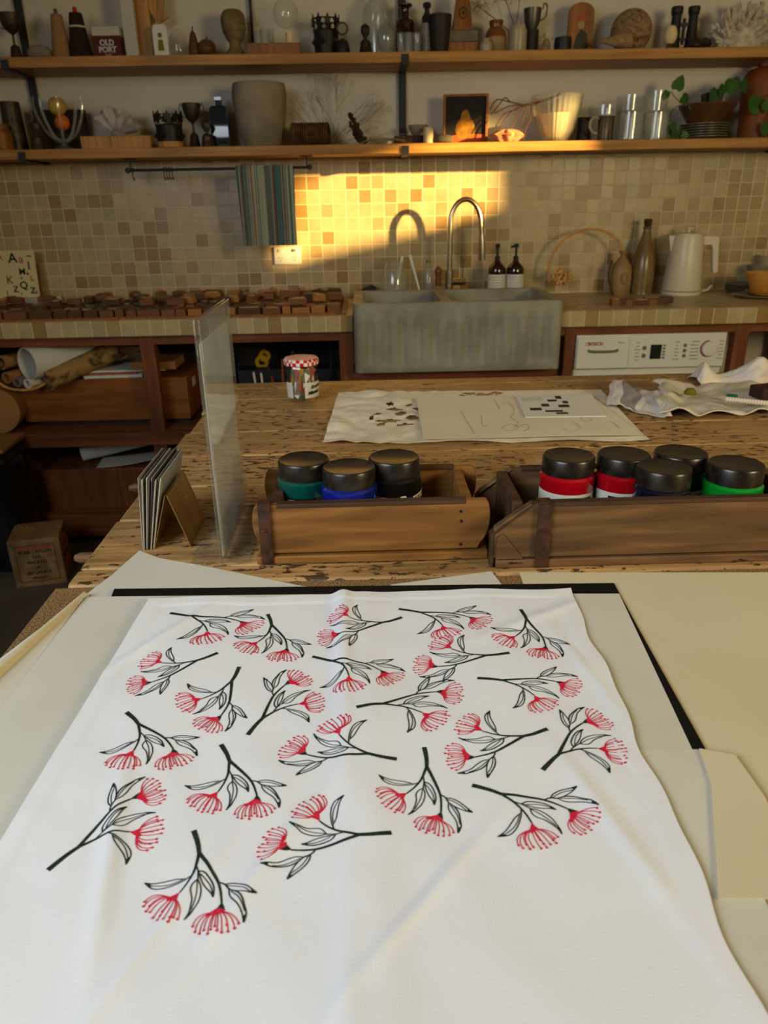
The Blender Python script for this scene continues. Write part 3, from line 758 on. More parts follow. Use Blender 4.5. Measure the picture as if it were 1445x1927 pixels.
# curled sheets on the left
def curl(u, v): return .001+.012*math.exp(-((u-.93)/.09)**2)*(1-.5*v)
def gold(cs, label, up_, m):
    return quad_sheet('curled_paper', cs, Z0, .0006, m, label, 'paper', lift=lambda u, v: up_+.010*math.sin(min(1, u*1.0)*math.pi)**2*(.25+.75*v), nu=20, nv=20)
gold([(158, 1122), (168, 1121), (30, 1330), (-260, 1440)], 'curled cream paper along the left edge of the chipboard', .001, 'paperwhite')
a0 = P(160, 1122, z=Z0+.004); a1 = P(-60, 1318, z=Z0+.010)
g = G(); cpt = []
for k in range(13):
    t = k/12; p = a0.lerp(a1, t); cpt.append((p.x-a0.x, p.y-a0.y, .006+.003*t))
g.tube(cpt, [.002+.006*(k/12) for k in range(13)], 14)
tag(obj('rolled_paper', g, 'paper2', loc=(a0.x, a0.y, Z0+.0022)), 'yellowish rolled paper edge tapering towards the left', 'paper')

# ------------------------------------------------------------------ printed tea towel
ZT = zm+.0016
pw = lambda px, py: P(px, py, z=ZT+.001)
def rightx(y):
    t = (0.80-y)
    return .2425-.02*min(t/.5, 1)+.0022*math.sin(y*34)+.0015*math.sin(y*71)
def leftx(y): return -.271-.016*(.80-y)/.4
def topy(x): return .796+.0025*math.sin(x*22)+.0015*math.sin(x*55)
def towel_h(x, y):
    xc = -.036+.03*(.8-y)
    d = x-xc
    amp = .0062*(.6+.4*math.sin(y*9+1))
    h = amp*math.exp(-(d/.010)**2) + .003*math.exp(-((d-.02)/.02)**2)
    n1 = noise.noise(Vector((x*7, y*5, .3))); n2 = noise.noise(Vector((x*20+y*9, y*13, 1.7)))
    h += .0026*(n1+.6)+.0012*n2
    ex = min(x-leftx(y), rightx(y)-x, topy(x)-y)
    h += .0009*max(0, 1-abs(ex-.018)/.0022)*(-.5)+(.0008 if ex < .0175 else 0)
    # diagonal creases in lower part and by the left corner
    for (ax, ay, an, wd, am) in ((-.24, .70, 58, .006, .0016), (-.20, .42, 100, .008, .0022), (-.08, .40, 62, .006, .0016), (.03, .36, 50, .005, .0016), (.18, .42, 105, .008, .0018), (-.15, .34, 66, .005, .0014), (.215, .62, 100, .006, .0012), (.19, .73, 30, .008, .0012)):
        ca, sa = math.cos(R(an)), math.sin(R(an)); dx, dy = x-ax, y-ay
        al = dx*ca+dy*sa; pe = -dx*sa+dy*ca
        h += 1.6*am*math.exp(-(pe/wd)**2-(al/.09)**2)
    return max(h, .0002)
def tfn(u, v):
    y = -.05+(0.85)*v
    # v=1 -> top
    yt = lambda x: topy(x)
    x0 = leftx(y); x1 = rightx(y); x = x0+(x1-x0)*u
    y = -.05+(yt(x)+.05)*v
    return (x, y, towel_h(x, y)+.0008)
g = G().grid(tfn, 150, 260, thick=.0008)
def ribbon(pts, w, mi):
    n = len(pts); v, f = [], []
    for i, p in enumerate(pts):
        a = pts[max(i-1, 0)]; b = pts[min(i+1, n-1)]
        dx, dy = b[0]-a[0], b[1]-a[1]; l = math.hypot(dx, dy) or 1
        ww = (w[0]+(w[1]-w[0])*i/(n-1))/2 if isinstance(w, tuple) else w/2
        for s in (-1, 1):
            x = p[0]-s*dy/l*ww; y = p[1]+s*dx/l*ww
            v.append((x, y, towel_h(x, y)+.0008+.00035))
    f = [(2*i, 2*i+1, 2*i+3, 2*i+2) for i in range(n-1)]
    g.add(v, f, mi)
def blob(c, r, mi, n=8):
    v = [(c[0]+r*math.cos(2*math.pi*k/n), c[1]+r*math.sin(2*math.pi*k/n)) for k in range(n)]
    g.add([(x, y, towel_h(x, y)+.00125) for x, y in v], [tuple(range(n))], mi)
def fillpoly(pts, mi): g.add([(x, y, towel_h(x, y)+.0012) for x, y in pts], [tuple(range(len(pts)))], mi)
# stamp digitised once, in the units of the lowest print; then stamped again and again by rotation
Zs = 5.78
def st2w(p): q = pw(250+p[0]/Zs, 1550+p[1]/Zs); return Vector((q.x, q.y))
S0, F1_, F2_ = st2w((660, 90)), st2w((515, 765)), st2w((970, 870))
green = [([(662, 88), (690, 170), (712, 250), (722, 335)], (46, 34)), ([(725, 335), (800, 440), (870, 545), (925, 640), (955, 740), (970, 880)], (32, 15)),
 ([(722, 330), (700, 430), (675, 520), (640, 590), (590, 670), (512, 768)], (26, 13)), ([(695, 480), (712, 540), (713, 635)], 11), ([(712, 540), (735, 552)], 11),
 ([(645, 582), (575, 620)], 12),
 ([(575, 614), (480, 615), (380, 635), (270, 655), (190, 658), (130, 650)], 10), ([(575, 624), (480, 665), (380, 700), (280, 718), (200, 708), (130, 650)], 10), ([(550, 618), (440, 662), (320, 685), (190, 680)], 8),
 ([(708, 635), (650, 690), (632, 745), (645, 820), (635, 890), (610, 980), (560, 1055)], 10), ([(708, 635), (740, 690), (742, 770), (715, 860), (670, 930), (620, 1000), (560, 1055)], 10), ([(704, 650), (698, 760), (670, 860), (635, 950)], 8),
 ([(725, 560), (750, 640), (795, 710), (850, 765), (875, 815)], 10), ([(725, 545), (790, 560), (845, 620), (880, 690), (885, 750), (875, 815)], 12), ([(745, 580), (800, 630), (845, 690), (868, 760)], 8),
 ([(935, 655), (1000, 675), (1050, 730)], 13), ([(1000, 680), (1080, 665), (1170, 680), (1250, 715), (1355, 770)], 11), ([(1050, 728), (1120, 755), (1200, 770), (1290, 775), (1355, 770)], 10), ([(1020, 688), (1120, 700), (1200, 725), (1280, 768)], 8),
 ([(1050, 730), (1055, 800), (1095, 860), (1155, 920), (1190, 990), (1210, 1095)], 10), ([(1050, 730), (1130, 765), (1190, 830), (1220, 920), (1237, 1000), (1210, 1095)], 12), ([(1070, 752), (1130, 810), (1185, 880), (1222, 970)], 8)]
gfill = [[(130, 648), (192, 656), (200, 708)], [(612, 980), (655, 945), (620, 1000), (560, 1055)], [(850, 762), (885, 745), (875, 815)], [(1200, 1020), (1237, 1000), (1210, 1095)], [(1290, 735), (1355, 770), (1290, 776)], [(970, 870), (995, 925), (1005, 970), (925, 935)]]
rfill = [[(930, 930), (1000, 962), (1010, 985), (930, 1005), (800, 1030), (795, 1010)], [(518, 762), (495, 800), (470, 885), (440, 850), (365, 850), (380, 815)]]
ends2 = [(655, 1130), (680, 1190), (728, 1215), (775, 1180), (818, 1230), (852, 1185), (895, 1150), (922, 1195), (972, 1210), (1030, 1130), (1040, 1195), (1110, 1160), (1155, 1105)]
ends1 = [(130, 855), (118, 905), (185, 900), (145, 960), (190, 968), (220, 1030), (325, 960), (298, 1010), (268, 1060), (335, 1060), (390, 1090), (410, 1045), (445, 1040), (490, 1050)]
def stamens(c, ax, ends, base):
    ax = Vector(ax).normalized(); out = []
    for i, e in enumerate(ends):
        d = Vector(e)-Vector(c); al = d.dot(ax); pe = d-ax*al
        st = Vector(c)+pe*.22
        ctl = Vector(c)+pe*.95+ax*al*.22
        pp = [st*(1-t)**2+ctl*2*t*(1-t)+Vector(e)*t*t for t in [k/8 for k in range(9)]]
        out.append([tuple(p) for p in pp])
    return out
reds = stamens((925, 985), (-.08, 1), ends2, 0)+stamens((445, 835), (-.55, .83), ends1, 0)
def tow(p, k): 
    q = st2w(p); return Vector((k[0]*(q.x-S0.x)-k[1]*(q.y-S0.y)+k[2], k[1]*(q.x-S0.x)+k[0]*(q.y-S0.y)+k[3]))
prints = [((364, 1566), (339, 1682), (417.5, 1702)), ((737, 1572), (602, 1551), (547.5, 1601)), ((1021, 1455), (1120, 1409), (1098, 1366)), ((887, 1482), (1000, 1549), (1067, 1526)),
 ((1030, 1375), (909, 1383.5), (893, 1427)), ((896.5, 1283), (1002, 1308), (1048, 1288)), ((412, 1231), (307, 1257), (285, 1286)), ((449, 1258), (384, 1317), (415.6, 1348)),
 ((468, 1386), (556, 1327), (538, 1290)), ((237, 1346), (255, 1415), (325, 1413)), ((414, 1404), (412, 1487.5), (484, 1501)), ((93, 1640), (239, 1570), (249, 1506)),
 ((746, 1432), (640, 1391), (578, 1423)), ((755, 1163), (659, 1169.5), (644, 1203)), ((320, 1158), (385, 1188), (456, 1171)), ((502, 1157), (489, 1209), (539, 1222)),
 ((586, 1238), (659, 1279), (715, 1267)), ((751, 1148), (829, 1179.5), (883, 1163)), ((977, 1149), (975, 1199.6), (1023.6, 1219)), ((958, 1232), (851, 1226), (825, 1257)),
 ((673, 1340), (790, 1346), (820, 1303)), ((798, 1410), (766, 1497), (829, 1528))]
wsc = (pw(740, 1700).x-pw(739, 1700).x)/Zs
for pr in prints:
    src = [S0, F1_, F2_]; dst = [Vector(pw(*q)[:2]) for q in pr]
    ms = sum(src, Vector((0, 0)))/3; md = sum(dst, Vector((0, 0)))/3
    a = b = dd = 0
    for s, d in zip(src, dst):
        s = s-ms; d = d-md; a += s.dot(d); b += s.x*d.y-s.y*d.x; dd += s.dot(s)
    ka, kb = a/dd, b/dd
    if '--fit' in globals(): pass
    t = md-Vector((ka*(ms.x-S0.x)-kb*(ms.y-S0.y), kb*(ms.x-S0.x)+ka*(ms.y-S0.y)))
    K = (ka, kb, t.x, t.y); sc = math.hypot(ka, kb)
    res = max((Vector((ka*(s.x-S0.x)-kb*(s.y-S0.y)+t.x, kb*(s.x-S0.x)+ka*(s.y-S0.y)+t.y))-d).length for s, d in zip(src, dst))
    if res > .008: print('PRINT residual', pr, round(res, 4), round(sc, 2))
    rw = lambda w: tuple(x*wsc*sc*1.4 for x in w) if isinstance(w, tuple) else w*wsc*sc*1.4
    for pts, w in green:
        pp = [tow((p.x, p.y), K) for p in smooth_path([(x, y, 0) for x, y in pts], 4)]
        ribbon(pp, rw(w), 1)
    for q in gfill: fillpoly([tow(p, K) for p in q], 1)
    for q in rfill: fillpoly([tow(p, K) for p in q], 2)
    for pp in reds:
        ribbon([tow(p, K) for p in pp], 11.5*wsc*sc, 2); blob(tow(pp[-1], K), 16*wsc*sc, 2)
o = obj('tea_towel', g, ['linen', 'inkg', 'inkr'], loc=(0, 0, ZT), ang=80)
tag(o, 'white linen tea towel printed with green stems and red gum blossoms', 'tea towel')

# ------------------------------------------------------------------ wooden brick moulds
def mould_box(name_label, x0, x1, y0, y1, h, round_end, m, loc, strap_side, th=.012, capoff=.034):
    """long box open on top, side boards run past the end panels"""
    t = thing('brick_mould_box', name_label, 'wooden box', loc)
    ln = x1-x0; dp = y1-y0
    def side():
        if round_end:
            def arcp(cx, s):
                return [(cx+s*math.cos(R(a))*.03, .048+math.sin(R(a))*.042) for a in (range(-75, 86, 16) if s > 0 else range(85, -76, -16))]
            return [(0+.02, .003)]+[(.028-.024*math.cos(R(a)), .048+.042*math.sin(R(a))) for a in range(-60, 71, 13)]+[(.03, h), (ln-.03, h)]+[(ln-.028+.024*math.cos(R(a)), .048+.042*math.sin(R(a))) for a in range(70, -61, -13)]+[(ln-.02, .003)]
        return [(0, .002), (.003, .045), (.048, h-.006), (.06, h), (ln-.06, h), (ln-.003, .05), (ln, .002)]
    for k, y in enumerate((0, dp-th)):
        xf = Matrix.Translation((-ln/2, y+th, .012)) @ Matrix.Rotation(R(90), 4, 'X')
        pts = side(); pts = [(a, min(b, h-.012)) for a, b in pts]
        obj('side_board', G().prism(pts, th, xf=xf), m, t, bev=.0015, ang=30)
        obj('rim_strip', G().box((0, y+th/2, h-.0015), (ln-.075 if round_end else ln-.125, th+.002, .006)), 'moulddark', t, bev=.001)
    for s in (-1, 1):
        obj('end_panel', G().box((s*(ln/2-capoff), dp/2, h/2+.004), (.014, dp-2*th, h-.012)), 'moulddark' if s < 0 else m, t, bev=.0015)
    obj('base_board', G().box((0, dp/2, .006), (ln-.012, dp+.006, .012)), m, t, bev=.002)
    return t
b0 = mould_box('smaller old wooden mould box with rounded ends, holding three paint jars', -.162, .162, .899, 1.045, .085, True, 'mould', (.0, .899, ZB), 0)
b0.location.x = .0025
ln = .324
sx = -ln/2+.021
def strapm(par, sx, h, dp, w=.016):
    g = G().box((sx, -.0015, h/2), (w, .002, h)).box((sx, dp/2, h+.001), (w, dp+.004, .0012))
    s_ = obj('metal_strap', G().box((sx, -.0042, h/2+.001), (w, .0018, h)).box((sx, .004, h+.0025), (w, .018, .0018)), 'strap', par, bev=.0004)
    for z in (.25, .6): obj('rivet', G().lathe([(0, .0012), (.0022, .0008), (.0028, -.001)], xf=Matrix.Translation((sx, -.0052, h*z)) @ Matrix.Rotation(R(90), 4, 'X'), seg=10), 'strap', s_)
strapm(b0, sx, .085, .146)
g = G()
for x, z in ((.118, .07), (.119, .058), (.1185, .022)): g.lathe([(0, .001), (.0018, .0008), (.0022, -.001)], xf=Matrix.Translation((x, -.0004, z)) @ Matrix.Rotation(R(90), 4, 'X'), seg=8)
for x, z in ((.118, .07), (.119, .056), (.1185, .022)):
    obj('nail_head', G().lathe([(0, .001), (.0018, .0008), (.0022, -.0015)], xf=Matrix.Translation((x, -.0004, z)) @ Matrix.Rotation(R(90), 4, 'X'), seg=8), 'darkiron', b0)
xb0 = P(925, 1074, z=ZB).x
b1 = mould_box('longer old wooden mould box with pointed ends, holding five paint jars', 0, .44, .868, 1.015, .090, False, 'mould2', (xb0+.22, .869, ZB), 0)
# pointed end details: sloped cap strips
for k, y in enumerate((-.001, .135)):
    pts = [(-.22+.000, .046), (-.22+.050, .0865), (-.22+.052, .0915), (-.22-.003, .048)]
    obj('rim_strip', G().prism(pts, .014, xf=Matrix.Translation((0, y+.014, 0)) @ Matrix.Rotation(R(90), 4, 'X')), 'moulddark', b1, bev=.0006)
    obj('rim_strip', G().box((-.2195, y+.007, .026), (.004, .0135, .048)), 'moulddark', b1)
obj('end_wedge', G().prism([(-.214, .012), (-.214, .042), (-.206, .048), (-.178, .012)], .0035, xf=Matrix.Translation((0, -.0003, .002)) @ Matrix.Rotation(R(90), 4, 'X')), 'mould2', b1, bev=.001)
strapm(b1, -.22+.066, .090, .147, .018)

# ------------------------------------------------------------------ paint jars
def paint_jar(px, py, body, label, r=.038, ht=.112, lab=None, rz=0, label_m='labelw', word=False, zbase=None):
    zb = ZB+.0125
    q = P(px, py, z=zb+ht)
    return q
def make_jar(x, y, body, label, r=.0375, ht=.108, lid_r=.0362, rz=0, band='labelw', word=True, printside=0):
    zb = ZB+.0122
    t = thing('paint_jar', label, 'paint jar', (x, y, zb), rz, 'paint jars in the wooden boxes')
    r = r
    pr = [(0, 0), (r-.003, 0), (r, .003), (r, ht-.040), (r+.0008, ht-.038), (r+.0008, ht-.028), (r-.002, ht-.025), (lid_r-.002, ht-.0235), (lid_r-.003, ht-.02), (0, ht-.02)]
    obj('jar_body', G().lathe(pr, seg=48), body, t)
    g = G().lathe([(lid_r-.001, ht-.024), (lid_r, ht-.0235), (lid_r, ht-.003), (lid_r-.0012, ht-.0006), (lid_r-.0025, ht), (lid_r-.0045, ht-.0008), (0, ht-.001)], seg=48)
    obj('lid', g, 'jarlid', t)
    # wrap-around label
    def band_(u, v, a0, a1, z0, z1, rr): 
        a = R(a0+(a1-a0)*u); return (rr*math.cos(a), rr*math.sin(a), z0+(z1-z0)*v)
    zl1 = ht-.0465
    lb = obj('label', G().grid(lambda u, v: band_(u, v, -180, 180, .008, zl1, r+.0004), 64, 1), 'jarblack' if band == 'dark' else 'labelw', t)
    if band == 'dark':
        obj('white_panel', G().grid(lambda u, v: band_(u, v, -135+printside, -100+printside, .010, zl1-.002, r+.0008), 10, 1), 'labelw', lb)
        obj('black_block', G().grid(lambda u, v: band_(u, v, -128+printside, -103+printside, zl1-.014, zl1-.006, r+.0011), 8, 1), 'labelb', lb)
    else:
        obj('black_block', G().grid(lambda u, v: band_(u, v, -125+printside, -62+printside, zl1-.010, zl1-.005, r+.0009), 12, 1), 'labelb', lb)
        g = G(); random.seed(int(x*1000))
        for k in range(7):
            z = zl1-.0145-.0036*k
            g.grid(lambda u, v, z=z, e=random.uniform(-66, -60): band_(u, v, -125+printside, e+printside, z-.0009, z, r+.0009), 12, 1)
        gp = obj('small_print', g, 'greyprint', lb); gp['kind'] = 'stuff'
        obj('dark_panel', G().grid(lambda u, v: band_(u, v, -50+printside, 60, .010, zl1-.001, r+.0008), 20, 1), 'jarblack', lb)
    return t, lb
def bent_text(parent, body, size, m, r, ang, z, shear=.3, bold=.0004):
    c = bpy.data.curves.new('t', 'FONT'); c.body = body; c.size = size; c.align_x = 'LEFT'; c.shear = shear; c.offset = bold; c.resolution_u = 3
    t = bpy.data.objects.new('t', c); col.objects.link(t)
    me = bpy.data.meshes.new_from_object(t); bpy.data.objects.remove(t)
    bm = bmesh.new(); bm.from_mesh(me)
    bmesh.ops.subdivide_edges(bm, edges=[e for e in bm.edges if e.calc_length() > .004], cuts=2)
    for v in bm.verts:
        a = R(ang)+v.co.x/r; zz = v.co.y; v.co = Vector(((r+.0014)*math.cos(a), (r+.0014)*math.sin(a), z+zz+.12*v.co.x))
    bm.to_mesh(me); bm.free(); me.materials.clear(); me.materials.append(M[m])
    o = bpy.data.objects.new('lettering', me); col.objects.link(o); o.parent = parent; return o
make_jar(-.0905, .985, 'jargreen', 'teal green paint jar at the left end of the smaller wooden box', band='dark', printside=8)
make_jar(-.027, .948, 'jarblue', 'royal blue paint jar in front in the smaller wooden box', band='light', printside=-120)
t, lb = make_jar(.036, .985, 'jarblack', 'black paint jar with white script lettering in the smaller wooden box', band='dark', printside=-5)
bent_text(lb, 'Permaset', .021, 'labelw', .0375, -88, .046)
make_jar(.2795, .973, 'jarred', 'red paint jar at the left end of the longer wooden box', band='light', printside=18)
t, lb = make_jar(.357, .973, 'jarred', 'red paint jar second from the left in the longer wooden box', band='light', printside=-8)
bent_text(lb, 'Pe', .022, 'labelw', .0375, -48, .040)
make_jar(.438, .975, 'jarteal', 'dark teal paint jar half hidden behind the navy one', band='light', printside=30)
t, lb = make_jar(.392, .9155, 'jarnavy', 'dark navy paint jar in front of the teal jar in the longer box', band='dark', r=.0355, lid_r=.0355, printside=-60)
bent_text(lb, 'Permaset', .020, 'labelw', .0355, -150, .048)
t, lb = make_jar(.491, .922, 'jargrass', 'bright green paint jar at the right of the longer wooden box', band='dark', printside=-30)
bent_text(lb, 'Permaset', .020, 'labelw', .0375, -150, .046)

# ------------------------------------------------------------------ acrylic sign holder
sxh = P(418, 1062, z=ZB).x-.008; yh0 = .905
sxh = -.2
yh0, yh1, hh2 = .9, 1.112, .322
sh = thing('sign_holder', 'tall clear acrylic T-shaped sign holder standing edge-on left of the wooden box', 'sign holder', (sxh, 0, ZB))
for k, s in enumerate((-1, 1)):
    g = G().box((s*.0030, (yh0+yh1)/2, hh2/2+.002), (.0024, yh1-yh0, hh2))
    g.box((s*(.0185 if s > 0 else .0235), (yh0+yh1)/2, .0012), (.033 if s > 0 else .043, yh1-yh0, .0022))
    obj('acrylic_panel', g, 'acrylic', sh, bev=.0008)
obj('paper_insert', G().box((0, (yh0+yh1)/2-.002, .152), (.0012, yh1-yh0-.014, .285)), 'insert', sh)

# ------------------------------------------------------------------ card stack and brass stand
bs = thing('brass_card_stand', 'folded brass sheet stand propping up the grey cards', 'card stand', (-.281, 1.01, ZB))
an = math.atan2(.026, .081)
for s in (-1, 1):
    obj('leaf_plate', G().box((s*.0135, 0, .0405), (.0012, .105, .083), ry=-s*.30), 'brass', bs, bev=.0002)
for i in range(11):
    x = -.3075-.0016*i
    lean = .08+.014*(10-i)
    m = ('whitecard', 'greycard', 'whitecard', 'darkcard')[i % 4]
    hgt = .108-.0012*(i % 3)
    g = G().box((math.sin(lean)*hgt/2, 0, math.cos(lean)*hgt/2+.0006), (.0010 if i % 3 else .0013, .135, hgt), ry=lean)
    o = obj('note_card', g, m, loc=(x, 1.022+.003*math.sin(i*2.1), ZB+.0003), bev=.0002)
    tag(o, 'thin upright card in the stack leaning on the brass stand', 'card', 'cards leaning on the brass stand')
    if i == 0: tag(o, 'cream front card of the stack, resting directly against the brass stand', 'card', 'cards leaning on the brass stand')

# ------------------------------------------------------------------ jam jar
q = P(574, 752, z=ZB); q = Vector((-.157, 1.80, ZB))
jj = thing('jam_jar', 'jam jar with a red gingham lid filled with colourful paper scraps', 'jar', q)
obj('glass_body', G().lathe([(0, .001), (.030, .001), (.034, .004), (.0385, .05), (.040, .085), (.037, .092), (.037, .098), (.0355, .098), (.0355, .091), (.0378, .084), (.0365, .05), (.032, .006), (0, .005)], seg=12), 'jamglass', jj, ang=10)
obj('lid', G().lathe([(.0405, .091), (.0425, .092), (.0425, .103), (.0395, .1065), (.034, .1055), (0, .1062)], seg=40), 'gingham', jj)
random.seed(5)
for i, (nm, m) in enumerate((('paper_scrap', 'jargrass'), ('paper_scrap', 'pinkink'), ('paper_scrap', 'yellowtape'), ('paper_scrap', 'paperwhite'), ('paper_scrap', 'plategrey'), ('paper_scrap', 'redpaint'), ('paper_scrap', 'plategrey'), ('paper_scrap', 'paperwhite'))):
    a = -2.7+i*.32
    obj(nm, G().box((.026*math.cos(a), .026*math.sin(a), .045+.006*(i % 3)), (.024, .001, .066), rz=a+1.57, ry=random.uniform(-.6, .6)), m, jj)
obj('paper_scrap', G().lathe([(0, .01), (.025, .01), (.027, .04), (.02, .08), (0, .085)], seg=9, fn=lambda a, z: 1+.1*math.sin(3*a+z*90)), 'leaf', jj)
def bnd(u, v, a0, a1, z0, z1, rr):
    a = R(a0+(a1-a0)*u); z = z0+(z1-z0)*v; return ((rr+.04*z)*math.cos(a), (rr+.04*z)*math.sin(a), z)
lb = obj('label', G().grid(lambda u, v: bnd(u, v, -78, -5, .014, .052, .0385), 12, 1), 'labelw', jj)
bent_text(lb, 'Bonne', .012, 'labelb', .0395, -56, .036)
bent_text(lb, 'Maman', .012, 'labelb', .0395, -68, .022)
obj('label', G().grid(lambda u, v: bnd(u, v, -155, -122, .014, .052, .0385), 8, 1), 'labelw', jj)

# ------------------------------------------------------------------ papers on the far half of the bench
cs = [P(*a, z=ZB+.003) for a in ((637, 738), (1130, 732), (1222, 828), (607, 836))]
c0 = sum(cs, Vector())/4
def crfn(u, v, thk=.0006):
    a = cs[0].lerp(cs[1], u); b = cs[3].lerp(cs[2], u); p = a.lerp(b, v)
    h = 0
    f1 = noise.noise(Vector((u*9, v*6, .5))); f2 = noise.noise(Vector((u*22, v*15, 3.5)))
    amp = max(0, 1-u*1.5)
    h = .0085*abs(f1)*(amp+.12)+.0040*abs(f2)*(amp+.1)
    edge = max(0, (v-.85)/.15); h += .005*edge*(.5+.5*math.sin(u*19))*edge
    return (p.x-c0.x, p.y-c0.y, .0009+h)
hl = [(.16, .50, .018, .03), (.20, .62, .03, .035), (.24, .50, .02, .05), (.22, .40, .028, .03), (.28, .58, .02, .045), (.17, .68, .016, .03), (.25, .70, .03, .02), (.30, .40, .018, .02), (.27, .32, .014, .03), (.20, .30, .02, .02),
      (.50, .06, .03, .03), (.55, .09, .035, .025), (.60, .06, .02, .035), (.47, .11, .012, .02), (.42, .16, .008, .02), (.38, .22, .008, .02), (.44, .2, .006, .02), (.14, .58, .006, .06)]
def hmask(u, v): return any(abs(u-a)/c+abs(v-b)/d < 1.35+.25*math.sin(u*170+v*60) for a, b, c, d in hl)
tag(obj('stencil_paper', G().grid(crfn, 150, 60, thick=.0005, mask=hmask), 'crumple', loc=(c0.x, c0.y, ZB), ang=60), 'large crinkled paper with small cut-out shapes lying on the far bench', 'paper')
tz = ZB+.0085
tc4 = [P(*a, z=tz) for a in ((783, 748), (1106, 740), (1208, 818), (797, 826))]
c1 = sum(tc4, Vector())/4
def trfn(u, v):
    a = tc4[0].lerp(tc4[1], u); b = tc4[3].lerp(tc4[2], u); p = a.lerp(b, v)
    return (p.x-c1.x, p.y-c1.y, .0004+.0006*math.sin(u*7+v*3))
tr = thing('tracing_sheet', 'flat tracing paper sheet with faint pencil drawing on top of the crinkled paper', 'paper', (c1.x, c1.y, tz-.0006))
obj('sheet', G().grid(trfn, 24, 12, thick=.0004), 'tracing', tr, ang=60)
def tline(pts, w=.0009, m='greyprint'):
    out = []
    for a, b in pts:
        q = P(a, b, z=tz+.001); out.append((q.x-c1.x, q.y-c1.y, .0014))
    return out
g = G()
for pts in ([(868, 775), (880, 795), (893, 815)], [(905, 780), (908, 800), (918, 800)], [(955, 755), (968, 770), (962, 785), (975, 795), (966, 805)], [(945, 803), (962, 798), (975, 803), (966, 810), (948, 808), (945, 803)], [(975, 803), (990, 798), (996, 806), (985, 811)], [(1075, 792), (1090, 806), (1072, 812), (1060, 806)], [(1092, 785), (1108, 786), (1112, 792), (1096, 792), (1092, 785)], [(1148, 792), (1160, 800), (1166, 806)], [(930, 752), (940, 770)], [(1085, 796), (1095, 808)]):
    g.tube(smooth_path(tline(pts), 3), .0003, 4)
obj('pencil_drawing', g, 'greyprint', tr)['kind'] = 'stuff'
# small sleeve with printed sheet
pz = tz+.0022
pc = [P(*a, z=pz) for a in ((970, 746), (1113, 742), (1141, 783), (989, 785))]
c2_ = sum(pc, Vector())/4
ps = thing('printed_card_sleeve', 'small white sheet with a dark printed pattern on the tracing paper', 'paper', (c2_.x, c2_.y, pz-.0012))
obj('sheet', G().prism([(p.x-c2_.x, p.y-c2_.y) for p in (pc[3], pc[2], pc[1], pc[0])], .0018), 'paperwhite', ps, smooth=False)
def inq(u, v): a = pc[0].lerp(pc[1], u); b = pc[3].lerp(pc[2], u); q = a.lerp(b, v)-c2_; return (q.x, q.y, .0019)
g = G()
for (u0, v0, u1, v1) in ((.10, .60, .25, .72), (.27, .42, .37, .55), (.38, .22, .50, .32), (.50, .05, .58, .2), (.48, .48, .62, .60), (.56, .30, .63, .42), (.28, .72, .50, .80), (.40, .82, .55, .9)):
    g.add([inq(u0, v0), inq(u1, v0), inq(u1, v1), inq(u0, v1)], [(0, 1, 2, 3)])
obj('printed_pattern', g, 'labelb', ps)['kind'] = 'stuff'
g = G()
for k in range(9): g.add([inq(.06+.03*k, .08), inq(.065+.03*k, .08), inq(.07+.03*k, .26), inq(.065+.03*k, .26)], [(0, 1, 2, 3)])
obj('printed_lines', g, 'greyprint', ps)['kind'] = 'stuff'

# ------------------------------------------------------------------ rags
def rag(name, cs_, amp, seedv, m, label, hfn, nu=90, nv=50, th=.0018, cat='rag', spots=(), hem=True, nz=.03, band=None):
    q = [P(a, b, z=ZB) for a, b in cs_]; c = sum(q, Vector())/4
    def fn(u, v):
        a = q[0].lerp(q[1], u); b = q[3].lerp(q[2], u); p = a.lerp(b, v)
        n = Vector((u*5+seedv, v*4, seedv))
        dx = noise.noise(n)*nz; dy = noise.noise(n+Vector((5, 2, 1)))*nz
        h = hfn(u, v)+amp*(.5+noise.noise(Vector((u*7, v*5, seedv*2)))) + amp*.3*noise.noise(Vector((u*13, v*9, seedv)))
        return (p.x-c.x+dx, p.y-c.y+dy, max(h, .0022))
    o = obj(name, G().grid(fn, nu, nv, thick=th, mfn=lambda u, v: 1 if hem and min(u, v, 1-u, 1-v) < .02 else (2 if band and band[0] < u < band[1] else 0)), [m, 'ragedge', 'ragband'], loc=(c.x, c.y, ZB+.0004), ang=80)
    return tag(o, label, cat)
rag('stained_rag', [(1225, 733), (1500, 728), (1560, 783), (1240, 790)], .012, 2.3, 'rag', 'paint-stained cloth spread out flat behind the longer wooden box', lambda u, v: .012*math.exp(-((u-.04)/.08)**2)+.006*math.sin(u*14+v*3)**2)
rag('white_rag', [(1150, 722), (1250, 745), (1262, 792), (1142, 766)], .006, 6.1, 'ragwhite', 'white rag with a grey band, at the left end of the rag pile', lambda u, v: .024*math.sin(v*math.pi)*(1-.4*u)+.006*math.sin(u*8), nz=.012, band=(.22, .52))
